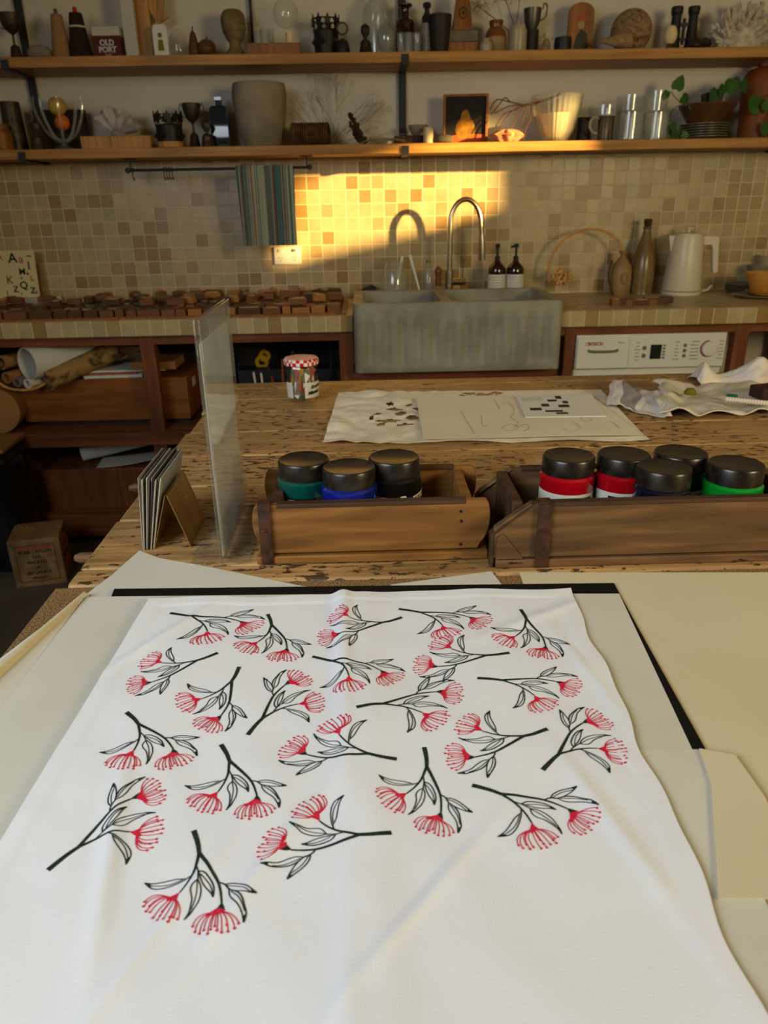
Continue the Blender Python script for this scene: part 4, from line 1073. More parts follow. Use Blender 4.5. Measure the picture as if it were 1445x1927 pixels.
# raised arched rag behind
q0, q1 = P(1300, 716, z=ZB), P(1500, 716, z=ZB)
c = q0.lerp(q1, .5)
def arch(u, v):
    x = (u-.5)*(q1.x-q0.x)*1.0
    ridge = .042*math.exp(-((u-.12)/.09)**2)+.060*math.exp(-((u-.60)/.22)**2)+.006
    w = math.sin(math.pi*min(1, v))
    return (x+.01*noise.noise(Vector((u*4, v*3, 9))), (v-.5)*.09+.02*math.sin(u*9), max(.003, ridge*(w**.7)+.003*noise.noise(Vector((u*12, v*9, 4)))))
tag(obj('arched_rag', G().grid(arch, 90, 30, thick=.0018, mfn=lambda u, v: 1 if v < .08 else 0), ['ragwhite', 'ragedge'], loc=(c.x, c.y-.005, ZB+.0004), ang=80), 'pale rag bunched into tall arches at the back of the rag pile', 'rag')
p = P(1299, 736, z=ZB+.03); tag(obj('olive_lid', G().lathe([(0, 0), (.013, 0), (.014, .006), (.009, .014), (0, .015)], seg=18), 'stain_olive', loc=(p.x, p.y, ZB+.022)), 'small olive green cap sitting on the stained cloth', 'cap')
p = P(1378, 741, z=ZB+.03); tag(obj('green_lid', G().lathe([(0, 0), (.012, 0), (.012, .006), (0, .008)], seg=18), 'stain_green', loc=(p.x, p.y, ZB+.021)), 'small round green cap on the stained cloth', 'cap')
p = P(1408, 752, z=ZB+.03)
g = G(); 
for k in range(16): g.lathe([(.0045, 0), (.006, .002), (.006, .0045), (.0045, .0065)], xf=Matrix.Translation((k*.0058-.046, 0, 0)) @ Matrix.Rotation(R(90), 4, 'Y'), seg=12)
tag(obj('ribbed_tube', g, 'ragedge', loc=(p.x, p.y, ZB+.026), rz=R(-32)), 'short ribbed cream tube lying on the stained cloth', 'tube')
p = P(1440, 745, z=ZB+.02)
tag(obj('brown_eraser_block', G().box((0, 0, .014), (.07, .05, .028)), 'blockbrown', loc=(p.x+.012, p.y+.01, ZB+.014), rz=.2, bev=.004), 'dark brown block at the right edge resting on the rags', 'block')

# ------------------------------------------------------------------ items on the wall shelves
def span(px0, px1, ytop, Y, zb):
    ym = ytop+10
    a, b = P(px0, ym, Y=Y).x, P(px1, ym, Y=Y).x
    return (a+b)/2, (b-a)/2, P((px0+px1)/2, ytop, Y=Y).z-zb
def scp(prof, r, h): return [(a*r, b*h) for a, b in prof]
def turned(name, label, cat, px0, px1, ytop, Y, zb, parts, group=None, seg=28, sy=1, ang=38, rz=0, fn=None, hgt=None, sm=True):
    x, r, h = span(px0, px1, ytop, Y, zb)
    if hgt: h = hgt
    if len(parts) == 1:
        pr = scp(parts[0][1], r, h); pr = sprof(pr, 4) if sm else pr
        o = obj(name, G().lathe(pr, seg=seg, sy=sy, fn=fn), parts[0][2], loc=(x, Y, zb), ang=ang, rz=rz)
        tag(o, label, cat, group)
    else:
        o = thing(name, label, cat, (x, Y, zb), rz, group)
        for pn, pr, m in parts:
            pr = scp(pr, r, h); obj(pn, G().lathe(sprof(pr, 3) if sm else pr, seg=seg, sy=sy, fn=fn), m, o, ang=ang)
    return o, r, h
SU, SL = 3.32, 3.33
# ---- upper shelf
CUPB = [(0, .0), (.42, 0), (.42, .20), (.25, .26), (0, .27)]
CUPT = [(0, .27), (.10, .27), (.08, .45), (.14, .52), (.75, .64), (1.0, .92), (1.0, 1), (.94, 1), (.9, .9), (.1, .6), (0, .6)]
def trophy(x0, x1, yt, Y, zb, label, m='pewter', rad=.8, hb=.0, prot=True):
    x, r, h = span(x0, x1, yt, Y, zb)
    t = thing('trophy_cup', label, 'trophy', (x, Y, zb))
    r *= rad
    obj('base', G().lathe([(0, 0), (r*.62, 0), (r*.62, h*.05), (r*.45, h*.30), (r*.2, h*.36), (0, h*.37)], seg=8), 'darkpot', t, ang=20)
    obj('bowl', G().lathe(sprof(scp([(0, .36), (.12, .37), (.10, .52), (.16, .58), (.7, .70), (.98, .93), (1, 1), (.94, .99), (.6, .72), (0, .64)], r, h), 3)), m, t)
    for s in (-1, 1):
        pts = [(s*(r*.95), 0, h*.93), (s*r*1.2, 0, h*1.02), (s*r*1.32, 0, h*.88), (s*r*1.1, 0, h*.74), (s*r*.75, 0, h*.70)]
        obj('handle', G().tube(smooth_path(pts, 5), r*.045, 6), m, t)
    return t
trophy(-6, 44, 27, SU, ZU, 'small bronze trophy cup at the far left of the upper shelf', 'bronze')
x, r, h = span(50, 98, 84, SU, ZU)
tag(obj('dried_gourd', G().lathe(sprof([(0, 0), (r*.7, h*.1), (r, h*.45), (r*.7, h*.85), (0, h)]), sy=.8), 'stone', loc=(x, SU, ZU)), 'flat pale gourd beside the small bronze trophy cup', 'gourd')
def cone_spool(px0, px1, yt, m, label, tip):
    x, r, h = span(px0, px1, yt, SU, ZU)
    t = thing('yarn_cone', label, 'yarn cone', (x, SU, ZU))
    obj('yarn', G().lathe([(0, 0), (r, 0), (r*1.0, h*.03), (r*.55, h*.86), (r*.5, h*.88), (0, h*.88)]), m, t)
    obj('tip', G().lathe([(0, h*.87), (r*.22, h*.87), (r*.18, h*.98), (0, h)]), tip, t)
    return t, r, h
cone_spool(86, 124, 15, 'yarntan', 'tan cone of yarn on the upper shelf', 'brownglaze')
t, r, h = cone_spool(119, 163, 12, 'yarndark', 'dark brown cone of yarn with a red tip', 'red')
obj('white_ring', G().lathe([(r*.75, h*.60), (r*.76, h*.60), (r*.74, h*.635), (r*.73, h*.635)]), 'canvas', t)
# boxed item with writing
def boxy(name, label, cat, px0, px1, yt, Y, zb, m, depth=.04, bev=.001, rz=0, group=None):
    x, r, h = span(px0, px1, yt, Y, zb)
    o = obj(name, G().box((0, 0, h/2), (2*r, depth, h)), m, loc=(x, Y, zb), bev=bev, rz=rz)
    return tag(o, label, cat, group), r, h
x, r, h = span(176, 228, 52, SU, ZU)
t = thing('maroon_box', 'small maroon box with white lettering on the upper shelf', 'box', (x, SU, ZU))
obj('box_body', G().box((0, 0, h*.36), (2*r, .05, h*.72)), 'maroon', t, bev=.001)
obj('white_top', G().box((0, 0, h*.86), (2*r, .05, h*.28)), 'canvas', t, bev=.001)
text('lettering', 'OLD', .026, 'canvas', t, (0, -.0258, h*.50), bold=.0012)
text('lettering', 'PORT', .026, 'canvas', t, (0, -.0258, h*.29), bold=.0012)
text('lettering', 'SOAP', .010, 'canvas', t, (0, -.0258, h*.13))
o, r, h = boxy('stretched_canvas', 'white canvas standing on edge, running out of the top of the picture', 'canvas', 222, 246, -40, SU, ZU, 'canvas', .02)
# leaning wooden frame : left stile seen + hanging tag
x, r, h = span(244, 315, -60, 3.36, ZU)
t = thing('picture_frame', 'honey-coloured wooden frame leaning on the wall of the upper shelf', 'frame', (x, 3.36, ZU))
obj('stile', G().box((-r+.028, 0, h/2), (.056, .02, h)), 'honeywood', t, bev=.001)
obj('brace', G().box((r-.03, 0, h*.75), (.02, .018, h*.62), ry=.18), 'honeywood', t, bev=.001)
obj('brace', G().box((.006, .004, h*.62), (.05, .012, .12), ry=-.5), 'honeywood', t, bev=.001)
obj('back_panel', G().box((.006, .008, h*.82), (.06, .004, h*.36), ry=.05), 'labelw', t)
x, r, h = span(286, 314, 46, 3.29, ZU)
t = thing('wooden_tag', 'pale wooden tag painted with a small figure in a gold dress', 'ornament', (x, 3.29, ZU))
obj('tag_board', G().prism([(-r, 0), (r, 0), (r, h*.85), (r*.7, h), (-r*.7, h), (-r, h*.85)], .008, xf=Matrix.Translation((0, .004, 0)) @ Matrix.Rotation(R(90), 4, 'X')), 'labelw', t, bev=.0008)
obj('painted_dress', G().prism([(-r*.42, h*.22), (r*.42, h*.22), (r*.3, h*.55), (-r*.3, h*.55)], .001, xf=Matrix.Translation((0, -.004, 0)) @ Matrix.Rotation(R(90), 4, 'X')), 'stain_olive', t)
obj('painted_head', G().lathe([(0, 0), (r*.3, 0), (r*.3, .001), (0, .001)], xf=Matrix.Translation((0, -.004, h*.68)) @ Matrix.Rotation(R(90), 4, 'X')), 'brownprint', t)
x, r, h = span(312, 346, 48, 3.33, ZU)
tag(obj('glass_float', G().lathe(sprof([(0, 0), (r*.8, h*.1), (r, h*.4), (r*.75, h*.8), (0, h)])), 'wglass', loc=(x, 3.36, ZU)), 'cloudy glass lump behind the wooden tag', 'glass ornament')
def fruit(px0, px1, yt, prof, label, name):
    x, r, h = span(px0, px1, yt, SU, ZU)
    t = thing(name, label, 'wooden fruit', (x, SU, ZU))
    obj('fruit_body', G().lathe(sprof(scp(prof, r, h*.88))), 'fruitwood', t)
    obj('stem', G().tube([(0, 0, h*.84), (r*.1, 0, h)], .0022, 6), 'darkiron', t)
fruit(351, 373, 49, [(0, 0), (.6, .02), (1, .25), (.75, .6), (.4, .9), (0, 1)], 'carved wooden pear on the upper shelf', 'wooden_pear')
fruit(371, 405, 70, [(0, .05), (.5, 0), (1, .4), (.9, .8), (.4, 1), (0, .92)], 'carved wooden apple beside the carved pear', 'wooden_apple')
# plaster head
x, r, h = span(412, 464, 17, SU, ZU)
g = G()
prof = sprof([(0, 0), (.042, 0), (.046, .012), (.030, .035), (.026, .055), (.036, .07), (.047, .09), (.053, .12), (.051, .15), (.035, .17), (0, .176)], 5)
k = h/.176
def facefn(a, z):
    d = math.cos(a-R(-35)); zz = z/k; f = 1
    if d > .9 and .085 < zz < .125: f += .38*((d-.9)/.1)*math.exp(-((zz-.102)/.012)**2)
    f += .10*max(0, d)*math.exp(-((zz-.072)/.012)**2)-.14*max(0, d)*math.exp(-((zz-.118)/.006)**2)*(1 if d > .6 else 0)
    if d < .2 and zz > .09: f += .04+.03*math.sin(a*14)*math.sin(zz*300)
    if zz < .03: f += .1*math.sin(2*a)
    return f
g.lathe([(a*k, b*k) for a, b in prof], seg=72, fn=facefn, sx=.92)
tag(obj('plaster_head', g, 'bust', loc=(x, SU, ZU), ang=60), 'small brown plaster head of a classical statue', 'bust')
# glasses on a wooden board
x, r, h = span(467, 566, 84, 3.31, ZU)
tag(obj('small_wooden_board', G().box((0, 0, h/2), (2*r, .08, h)), 'orangewood', loc=(x, 3.31, ZU), bev=.002), 'small wooden board under the glasses and glass globe', 'board')
zb = ZU+h
TUM = [(0, 0), (.9, 0), (1, .03), (1, 1), (.94, 1), (.93, .06), (0, .05)]
for i, (a, b, yy) in enumerate(((477, 495, 3.335), (489, 508, 3.30), (496, 515, 3.338))):
    turned('glass_tumbler', 'one of three small clear tumblers on the wooden board', 'glass', a, b, 54, yy, zb, [('x', TUM, 'glass')], group='tumblers on the small wooden board', sm=False)
x, r, h = span(512, 561, -3, 3.31, zb)
t = thing('glass_globe', 'clear glass globe held over a cream candle on the wooden board', 'glass globe', (x, 3.31, zb))
obj('globe', G().lathe([(max(.0001, r*math.sin(R(a))), h-r-r*math.cos(R(a))) for a in range(8, 173, 8)]+[], seg=32), 'glass', t)
tag(obj('candle', G().lathe([(0, 0), (.016, 0), (.016, .038), (.004, .037), (0, .037)]), 'candle', loc=(x+.01, 3.31, zb)), 'short cream candle under the glass globe', 'candle')
# crowns
def crown(px0, px1, yt, Y, zb, label):
    x, r, h = span(px0, px1, yt, Y, zb)
    t = thing('coronet', label, 'crown', (x, Y, zb))
    obj('band', G().lathe([(r*.72, 0), (r*.8, 0), (r*.84, h*.25), (r*.86, h*.62), (r*.82, h*.62), (r*.76, h*.25), (r*.7, .004)], seg=30), 'darkbronze', t)
    obj('band_ring', G().tube([(r*.86*math.cos(a*.21), r*.86*math.sin(a*.21), h*.62) for a in range(30)], r*.05, 6, closed=True), 'darkbronze', t)
    for k in range(9):
        a = 2*math.pi*k/9; c = (r*.88*math.cos(a), r*.88*math.sin(a), h*.84)
        g = G().tube([(r*.86*math.cos(a), r*.86*math.sin(a), h*.6), c], r*.04, 5)
        pts = []
        for j in range(10):
            rr = h*.15*(1 if j % 2 == 0 else .45); pts.append((rr*math.sin(j*math.pi/5), rr*math.cos(j*math.pi/5)))
        g.prism(pts, .004, xf=Matrix.Translation(c) @ Matrix.Rotation(a+math.pi/2, 4, 'Z') @ Matrix.Rotation(R(90), 4, 'X'))
        obj('finial', g, 'darkbronze', t)
    for k in range(6):
        a = 2*math.pi*k/6+.3
        obj('ornament', G().lathe([(0, -.012), (.012, 0), (0, .012)], c=(r*.86*math.cos(a), r*.86*math.sin(a), h*.35), seg=8), 'bronze', t)
crown(585, 640, 27, 3.345, ZU, 'dark metal crown on the upper shelf')
def bell(px0, px1, yt, Y, zb, label, m='darkbronze', knob=True):
    x, r, h = span(px0, px1, yt, Y, zb)
    t = thing('hand_bell', label, 'bell', (x, Y, zb))
    obj('bell_body', G().lathe(sprof([(r, 0), (r*.98, h*.05), (r*.8, h*.25), (r*.7, h*.42), (r*.3, h*.5), (0, h*.51)])), m, t)
    obj('bell_handle', G().lathe(sprof([(0, h*.48), (r*.25, h*.5), (r*.25, h*.55), (r*.62, h*.72), (r*.6, h*.9), (0, h)]), sy=.5), m, t)
x, r, h = span(632, 656, 40, 3.28, ZU)
t = thing('pocket_dial', 'round dial on a dark dome stand beside the crown', 'dial', (x, 3.275, ZU))
obj('dome_base', G().lathe(sprof([(r*1.1, 0), (r*1.05, h*.2), (r*.7, h*.42), (0, h*.5)])), 'darkbronze', t)
obj('dial_case', G().tube([(r*.78*math.cos(a*.3), 0, h*.78+r*.78*math.sin(a*.3)) for a in range(21)], .004, 6, closed=True), 'bronze', t)
obj('dial_face', G().lathe([(0, 0), (r*.72, 0), (r*.72, .004), (0, .004)], xf=Matrix.Translation((0, .002, h*.78)) @ Matrix.Rotation(R(90), 4, 'X')), 'plategrey', t)
bell(674, 700, 44, 3.29, ZU, 'small dark bell with an oval handle on the upper shelf')
# laboratory glass
FL = [(0, 0), (.85, 0), (.98, .06), (1, .45), (.8, .62), (.30, .70), (.28, 1), (.32, 1.02), (.25, 1.02), (.25, .70), (.75, .60), (.95, .44), (.93, .07), (.8, .02), (0, .02)]
turned('glass_carafe', 'tall clear glass carafe cut off by the top of the picture', 'glass bottle', 680, 732, -60, 3.35, ZU, [('x', FL, 'glass')])
FK = [(0, 0), (.6, 0), (1, .22), (.9, .38), (.22, .52), (.20, 1), (.27, 1.02), (.15, 1.02), (.16, .52), (.85, .37), (.94, .22), (.55, .02), (0, .02)]
turned('laboratory_flask', 'round clear flask with a long neck in front of the glass carafe', 'glass flask', 708, 742, -20, 3.28, ZU, [('x', FK, 'glass')])
AP = [(0, 0), (.9, 0), (1, .05), (1, .62), (.75, .72), (.45, .74), (.45, .92), (.72, .95), (.72, 1), (0, 1)]
turned('apothecary_bottle', 'brown glass apothecary bottle with a flared lip', 'bottle', 744, 780, 8, 3.345, ZU, [('x', AP, 'amber')])
for i, (a, b, yy) in enumerate(((747, 761, 3.285), (760, 777, 3.275), (776, 792, 3.29))):
    turned('glass_vial', 'one of three small clear vials before the brown apothecary bottle', 'glass', a, b, 62, yy, ZU, [('x', TUM, 'glass')], group='small vials before the apothecary bottle', sm=False)
BT = [(0, 0), (.95, 0), (1, .03), (1, .72), (.5, .82), (.45, .84), (.45, .9), (.75, .91), (.75, .985), (.6, 1), (0, 1)]
o, r, h = turned('dark_bottle', 'slim dark bottle with a cream label right of the apothecary bottle', 'bottle', 793, 814, 5, 3.35, ZU, [('bottle_body', BT, 'darkglass'), ('label', [(.5, .1), (1.03, .1), (1.03, .62), (.5, .62)], 'crock')], sm=False)
PT = [(0, 0), (.72, 0), (.74, .02), (1, .97), (1, 1), (.94, 1), (.7, .06), (0, .05)]
turned('metal_pot', 'tapered dark metal pot beside the slim dark bottle', 'pot', 805, 850, 29, 3.29, ZU, [('x', PT, 'darkpot')], sm=False)
x, r, h = span(841, 900, -14, 3.32, ZU)
t = thing('metronome', 'orange-brown wooden metronome-like pyramid on a stepped base', 'metronome', (x, 3.32, ZU))
bh = P(870, 60, Y=3.32).z-ZU
obj('base_block', G().box((0, 0, bh*.25), (2*r, .08, bh*.5)), 'orangewood', t, bev=.002)
obj('dark_band', G().box((0, 0, bh*.75), (2*r*.97, .077, bh*.5)), 'pewter', t, bev=.002)
a, b_ = r*.62, r*.36
g = G().add([(-a, -.03, bh), (a, -.03, bh), (a, .03, bh), (-a, .03, bh), (-b_, -.018, h), (b_, -.018, h), (b_, .018, h), (-b_, .018, h)], [(0, 3, 2, 1), (4, 5, 6, 7), (0, 1, 5, 4), (1, 2, 6, 5), (2, 3, 7, 6), (3, 0, 4, 7)])
obj('pyramid_case', g, 'orangewood', t, bev=.001)
ez = bh+(h-bh)*.45
obj('emblem', G().tube([(.014*math.cos(q*.35), -.027, ez+.018*math.sin(q*.35)) for q in range(18)], .0022, 6, closed=True).lathe([(0, 0), (.006, 0), (0, .003)], xf=Matrix.Translation((0, -.026, ez)) @ Matrix.Rotation(R(90), 4, 'X'), seg=10), 'bronze', t)
JR = [(0, 0), (.95, 0), (1, .04), (1, .55), (.95, .62)]
turned('tiny_crock', 'tiny cream crock between the pyramid and the brown-topped jar', 'jar', 903, 926, 71, 3.265, ZU, [('x', [(0, 0), (.9, 0), (1, .1), (1, .6), (.6, .75), (.7, .85), (.5, .95), (0, 1)], 'crock')])
turned('two_tone_jar', 'stoneware jar with a brown glazed top on the upper shelf', 'jar', 914, 953, 39, 3.33, ZU, [('jar_lower', [(0, 0), (.95, 0), (1, .05), (1, .5), (0, .5)], 'stoneware2'), ('jar_top', [(0, .5), (1, .5), (.98, .65), (.72, .78), (.6, .8), (.62, .9), (.68, .92), (.66, 1), (0, 1)], 'brownglaze')], sm=False)
turned('lidded_crock', 'white lidded crock under the dried pampas', 'jar', 958, 992, 40, 3.30, ZU, [('crock_body', [(0, 0), (.95, 0), (1, .05), (1, .72), (.9, .76), (0, .76)], 'crock'), ('lid', [(0, .76), (.85, .76), (.8, .84), (.3, .88), (.25, 1), (0, 1)], 'crock')], sm=False)
x, r, h = span(987, 1021, 14, 3.325, ZU)
o = thing('measuring_cup', 'pewter cup with a looped handle above the crocks', 'cup', (x, 3.345, ZU))
obj('stand_tin', G().lathe([(0, 0), (r*.8, 0), (r*.8, h*.55), (0, h*.55)]), 'darkpot', o)
obj('cup_bowl', G().lathe([(0, h*.55), (r*.55, h*.55), (r*.85, h*.72), (r, h), (r*.94, h), (r*.8, h*.74), (r*.5, h*.6), (0, h*.6)]), 'pewter', o)
obj('handle', G().tube(smooth_path([(r*.85, 0, h*.75), (r*1.45, 0, h*.82), (r*1.6, 0, h*1.05), (r*1.25, 0, h*1.1), (r*1.15, 0, h*.98)], 5), .003, 6), 'pewter', o)
# pampas
random.seed(21)
x, r, h = span(960, 1000, 0, 3.39, ZU)
t = thing('dried_pampas', 'faded dried pampas plumes standing behind the crocks', 'dried flowers', (x, 3.40, ZU))
for (dx, dz, px_, pz_) in ((-.08, .13, -.17, .18), (-.04, .15, -.07, .22), (-.02, .16, .0, .23), (.05, .05, .06, .06)):
    gs = G().tube(smooth_path([(0, 0, 0), (dx*.5, 0, dz*.7), (px_, 0, pz_)], 6), .0015, 5); obj('stem', gs, 'twig', t)
    g = G()
    for k in range(70):
        u = random.gauss(0, .03), random.gauss(0, .012), random.gauss(0, .013)
        c = Vector((px_, 0, pz_))+Vector(u); d = Vector((random.uniform(-1, 1), random.uniform(-.5, .5), random.uniform(-.6, .8))).normalized()*.014
        g.tube([c, c+d], [.0016, .0004], 3)
    pl = obj('plume', g, 'drypale', t); pl['kind'] = 'stuff'
x, r, h = span(1018, 1040, 70, 3.28, ZU)
turned('dried_pod', 'pale dried pod leaning beside the black tin', 'dried pod', 1020, 1036, 72, 3.30, ZU, [('x', [(0, 0), (.7, .1), (1, .5), (.5, .9), (0, 1)], 'drypale')])
turned('black_tin', 'small round black tin left of the wooden paddle', 'tin', 1043, 1075, 71, 3.27, ZU, [('x', [(0, 0), (.98, 0), (1, .05), (1, .8), (.96, .82), (.96, 1), (0, 1)], 'darkiron')], sm=False)
x, r, h = span(1070, 1118, 5, 3.37, ZU)
t = thing('wooden_paddle', 'rounded wooden board with a printed portrait leaning on the wall', 'wooden board', (x, 3.37, ZU))
g = G().prism([(-r, 0), (r, 0)]+[(r*math.cos(R(a)), h-r*.7+r*.7*math.sin(R(a))) for a in range(0, 181, 15)], .014, xf=Matrix.Rotation(R(90), 4, 'X'))
obj('board', g, 'orangewood', t, bev=.002)
pf = Matrix.Translation((0, -.0142, 0)) @ Matrix.Rotation(R(90), 4, 'X')
obj('printed_coat', G().prism([(-r*.55, h*.1), (r*.7, h*.08), (r*.5, h*.42), (.0, h*.5), (-r*.35, h*.35)], .0008, xf=pf), 'darkbronze', t)
obj('printed_face', G().prism([(r*.28*math.cos(R(a)), h*.58+r*.3*math.sin(R(a))) for a in range(0, 360, 30)], .0008, xf=pf), 'stoneware2', t)
obj('printed_hat', G().prism([(-r*.35, h*.66), (r*.4, h*.66), (r*.2, h*.76), (-r*.2, h*.76)], .0012, xf=pf), 'redpaint', t)
# ball of twine
x, r, h = span(1152, 1231, 17, 3.33, ZU)
rb = h/2
t = thing('ball_of_twine', 'large ball of pale jute twine on the upper shelf', 'ball of twine', (x, 3.335, ZU+rb))
g = G(); random.seed(9)
g.lathe([(rb*.93*math.sin(R(a))+1e-6, -rb*.93*math.cos(R(a))) for a in range(0, 181, 10)], seg=24)
obj('core', g, 'twine', t)
g = G()
for k in range(34):
    ax = Matrix.Rotation(R(20+(k % 3)*38), 3, 'Y') @ Matrix.Rotation(R(k*16), 3, 'X')
    off = -.75+1.5*((k*7) % 34)/34; rad = math.sqrt(max(.05, 1-off*off))*rb
    g.tube([ax @ Vector((rad*math.cos(a*.2618), rad*math.sin(a*.2618), off*rb)) for a in range(24)], .0042, 6, closed=True)
w = obj('windings', g, 'twine', t); w['kind'] = 'stuff'
obj('spindle', G().tube([(-.0, -rb*.95, -rb*.45), (.045, -rb*.96, -rb*.38)], .005, 8), 'brownglaze', t)
# cone-shaped coir brush in front of ball
x, r, h = span(1122, 1190, 66, 3.262, ZU)
tag(obj('twine_cone', G().lathe([(0, 0), (.004, .0), (.026, .085), (.03, .12), (.0, .125)], xf=Matrix.Translation((-.062, 0, .03)) @ Matrix.Rotation(R(90), 4, 'Y')), 'twine', loc=(x, 3.25, ZU)), 'tapered bundle of twine lying before the large ball', 'twine')
# binoculars
x, r, h = span(1262, 1320, 12, 3.34, ZU)
t = thing('binoculars', 'old black binoculars standing upright on the upper shelf', 'binoculars', (x, 3.345, ZU))
for s in (-1, 1):
    obj('barrel', G().lathe([(0, 0), (.026, 0), (.026, .012), (.022, .03), (.018, h*.6), (.017, h*.82), (.021, h*.85), (.023, h*.97), (.021, h), (0, h*.97)], c=(s*r*.55, 0, 0)), 'darkiron', t)
obj('bridge', G().box((0, 0, h*.62), (r*.9, .012, .012)).box((0, 0, h*.3), (r*.9, .012, .01)).tube([(0, 0, h*.2), (0, 0, h*.75)], .006, 10), 'darkiron', t)
o, r, h = turned('ivory_ball', 'cream ball on a little dark foot before the binoculars', 'ornament', 1250, 1275, 48, 3.265, ZU, [('foot', [(0, 0), (.6, 0), (.3, .22), (0, .25)], 'fruitwood'), ('ball', [(0, .25), (.6, .27), (1, .6), (.62, .95), (0, 1)], 'candle')])
x, r, h = span(1303, 1338, 66, 3.25, ZU)
tag(obj('nugget', G().lathe(sprof([(0, 0), (r, h*.2), (r*.9, h*.7), (0, h)]), fn=lambda a, z: 1+.12*math.sin(5*a+z*200)), 'bronze', loc=(x, 3.265, ZU)), 'dull metallic nugget in front of the binoculars', 'stone')
def coral(px0, px1, yt, Y, zb, m, label, nb, seedv, thick, name='coral', flat=.5):
    x, r, h = span(px0, px1, yt, Y, zb); rnd = random.Random(seedv); g = G()
    for k in range(nb):
        a = math.pi*(k+.5)/nb+rnd.uniform(-.15, .15); L_ = rnd.uniform(.75, 1.0)
        tip = Vector((r*math.cos(a)*L_, rnd.uniform(-1, 1)*.06*flat, max(h*.12, h*math.sin(a)*L_)))
        mid = tip*.5+Vector((rnd.uniform(-.1, .1)*r, rnd.uniform(-.02, .02), h*.05))
        mid.z = max(mid.z, thick)
        g.tube(smooth_path([(tip.x*.12, 0, thick*1.2), mid, tip], 4), [thick*(1-.06*i) for i in range(9)], 6)
        for j in range(3):
            b = mid.lerp(tip, rnd.uniform(.2, .8)); e = b+Vector((rnd.uniform(-.022, .022), rnd.uniform(-.02, .02), rnd.uniform(.0, .028)))
            g.tube([b, e], [thick*.8, thick*.4], 5)
    g.lathe([(0, 0), (r*.35, 0), (r*.3, h*.15), (0, h*.25)], seg=12)
    return tag(obj(name, g, m, loc=(x, Y, zb), ang=80), label, 'coral')
def frond_coral(px0, px1, yt, Y, zb, m, label, n, seedv):
    x, r, h = span(px0, px1, yt, Y, zb); rnd = random.Random(seedv); g = G()
    g.lathe(sprof([(0, 0), (r*.6, 0), (r*.62, h*.3), (r*.4, h*.6), (0, h*.7)]), seg=16, sy=.6)
    for k in range(n):
        a = rnd.uniform(.04, .96)*math.pi; L_ = rnd.uniform(.45, 1.0); yy_ = rnd.uniform(-.07, .03)*(1-.4*L_)
        tip = Vector((r*math.cos(a)*L_, yy_, max(.012, h*math.sin(a)*L_)))
        b = Vector((tip.x*.55, yy_*.6, tip.z*.55))
        sd_ = Vector((rnd.uniform(-1, 1), rnd.uniform(-.6, .6), rnd.uniform(-1, 1)))*.012
        g.tube(smooth_path([b, b.lerp(tip, .5)+sd_*.5, tip, tip+sd_], 3), [.008, .0085, .009, .0085, .008, .009, .010, .009, .007, .004], 5)
    return tag(obj('coral', g, m, loc=(x, Y, zb), ang=30), label, 'coral')
frond_coral(1337, 1465, 4, 3.33, ZU, 'coral', 'spiky white branching coral at the right end of the upper shelf', 150, 4)

# ---- lower shelf
turned('tall_brass_vase', 'tall dark brass cylinder at the far left of the lower shelf', 'vase', -2, 40, 192, 3.35, ZL, [('x', [(0, 0), (1, 0), (1, .05), (.82, 1), (.76, 1), (.9, .06), (0, .05)], 'bronze')], sm=False)
turned('orange_tin', 'low amber jar in front of the dark brass cylinder', 'jar', -20, 20, 234, 3.275, ZL, [('x', [(0, 0), (.95, 0), (1, .05), (1, .7), (.8, .8), (.85, 1), (0, 1)], 'orangewood')], sm=False)
bell(53, 79, 226, 3.27, ZL, 'small bell with an oval top beside the glass bowl of fruit', 'bronze')
o, r, h = boxy('brown_book', 'dark brown book standing behind the glass bowl of fruit', 'book', 64, 160, 207, 3.40, ZL, 'book', .03)
# finger bowl
x, r, h = span(64, 154, 180, 3.33, ZL)
t = thing('finger_bowl', 'glass bowl with curved upright prongs holding two round fruits', 'glass bowl', (x, 3.32, ZL))
obj('foot', G().lathe(sprof([(0, 0), (r*.5, 0), (r*.45, h*.04), (r*.12, h*.10), (r*.25, h*.18), (r*.3, h*.22), (0, h*.2)])), 'glass', t)
for k in range(8):
    a = 2*math.pi*k/8+.2
    pts = [(r*f*math.cos(a), r*f*math.sin(a)*.55, h*z) for f, z in ((.18, .17), (.55, .3), (.85, .55), (1.0, .8), (.97, .98))]
    obj('prong', G().tube(smooth_path(pts, 4), [.006]*16+[.0045], 8), 'glass', t)
zo = P(116, 246, Y=3.32).z; ro = .0285
sph = lambda r, sx=1: [(max(r*math.sin(R(a)), 1e-6), -r*math.cos(R(a))) for a in range(0, 181, 12)]
xo = xat(117, 230, Y=3.32)
tag(obj('orange', G().lathe(sph(ro)), 'orange', loc=(xo, 3.32, zo+ro)), 'bright orange in the pronged glass bowl', 'orange')
xo = xat(107, 200, Y=3.32)
tag(obj('pale_fruit', G().lathe(sph(.034)), 'lemon', loc=(xo-.004, 3.335, zo+ro*2+.030)), 'pale yellow round fruit resting on top of the orange', 'fruit')
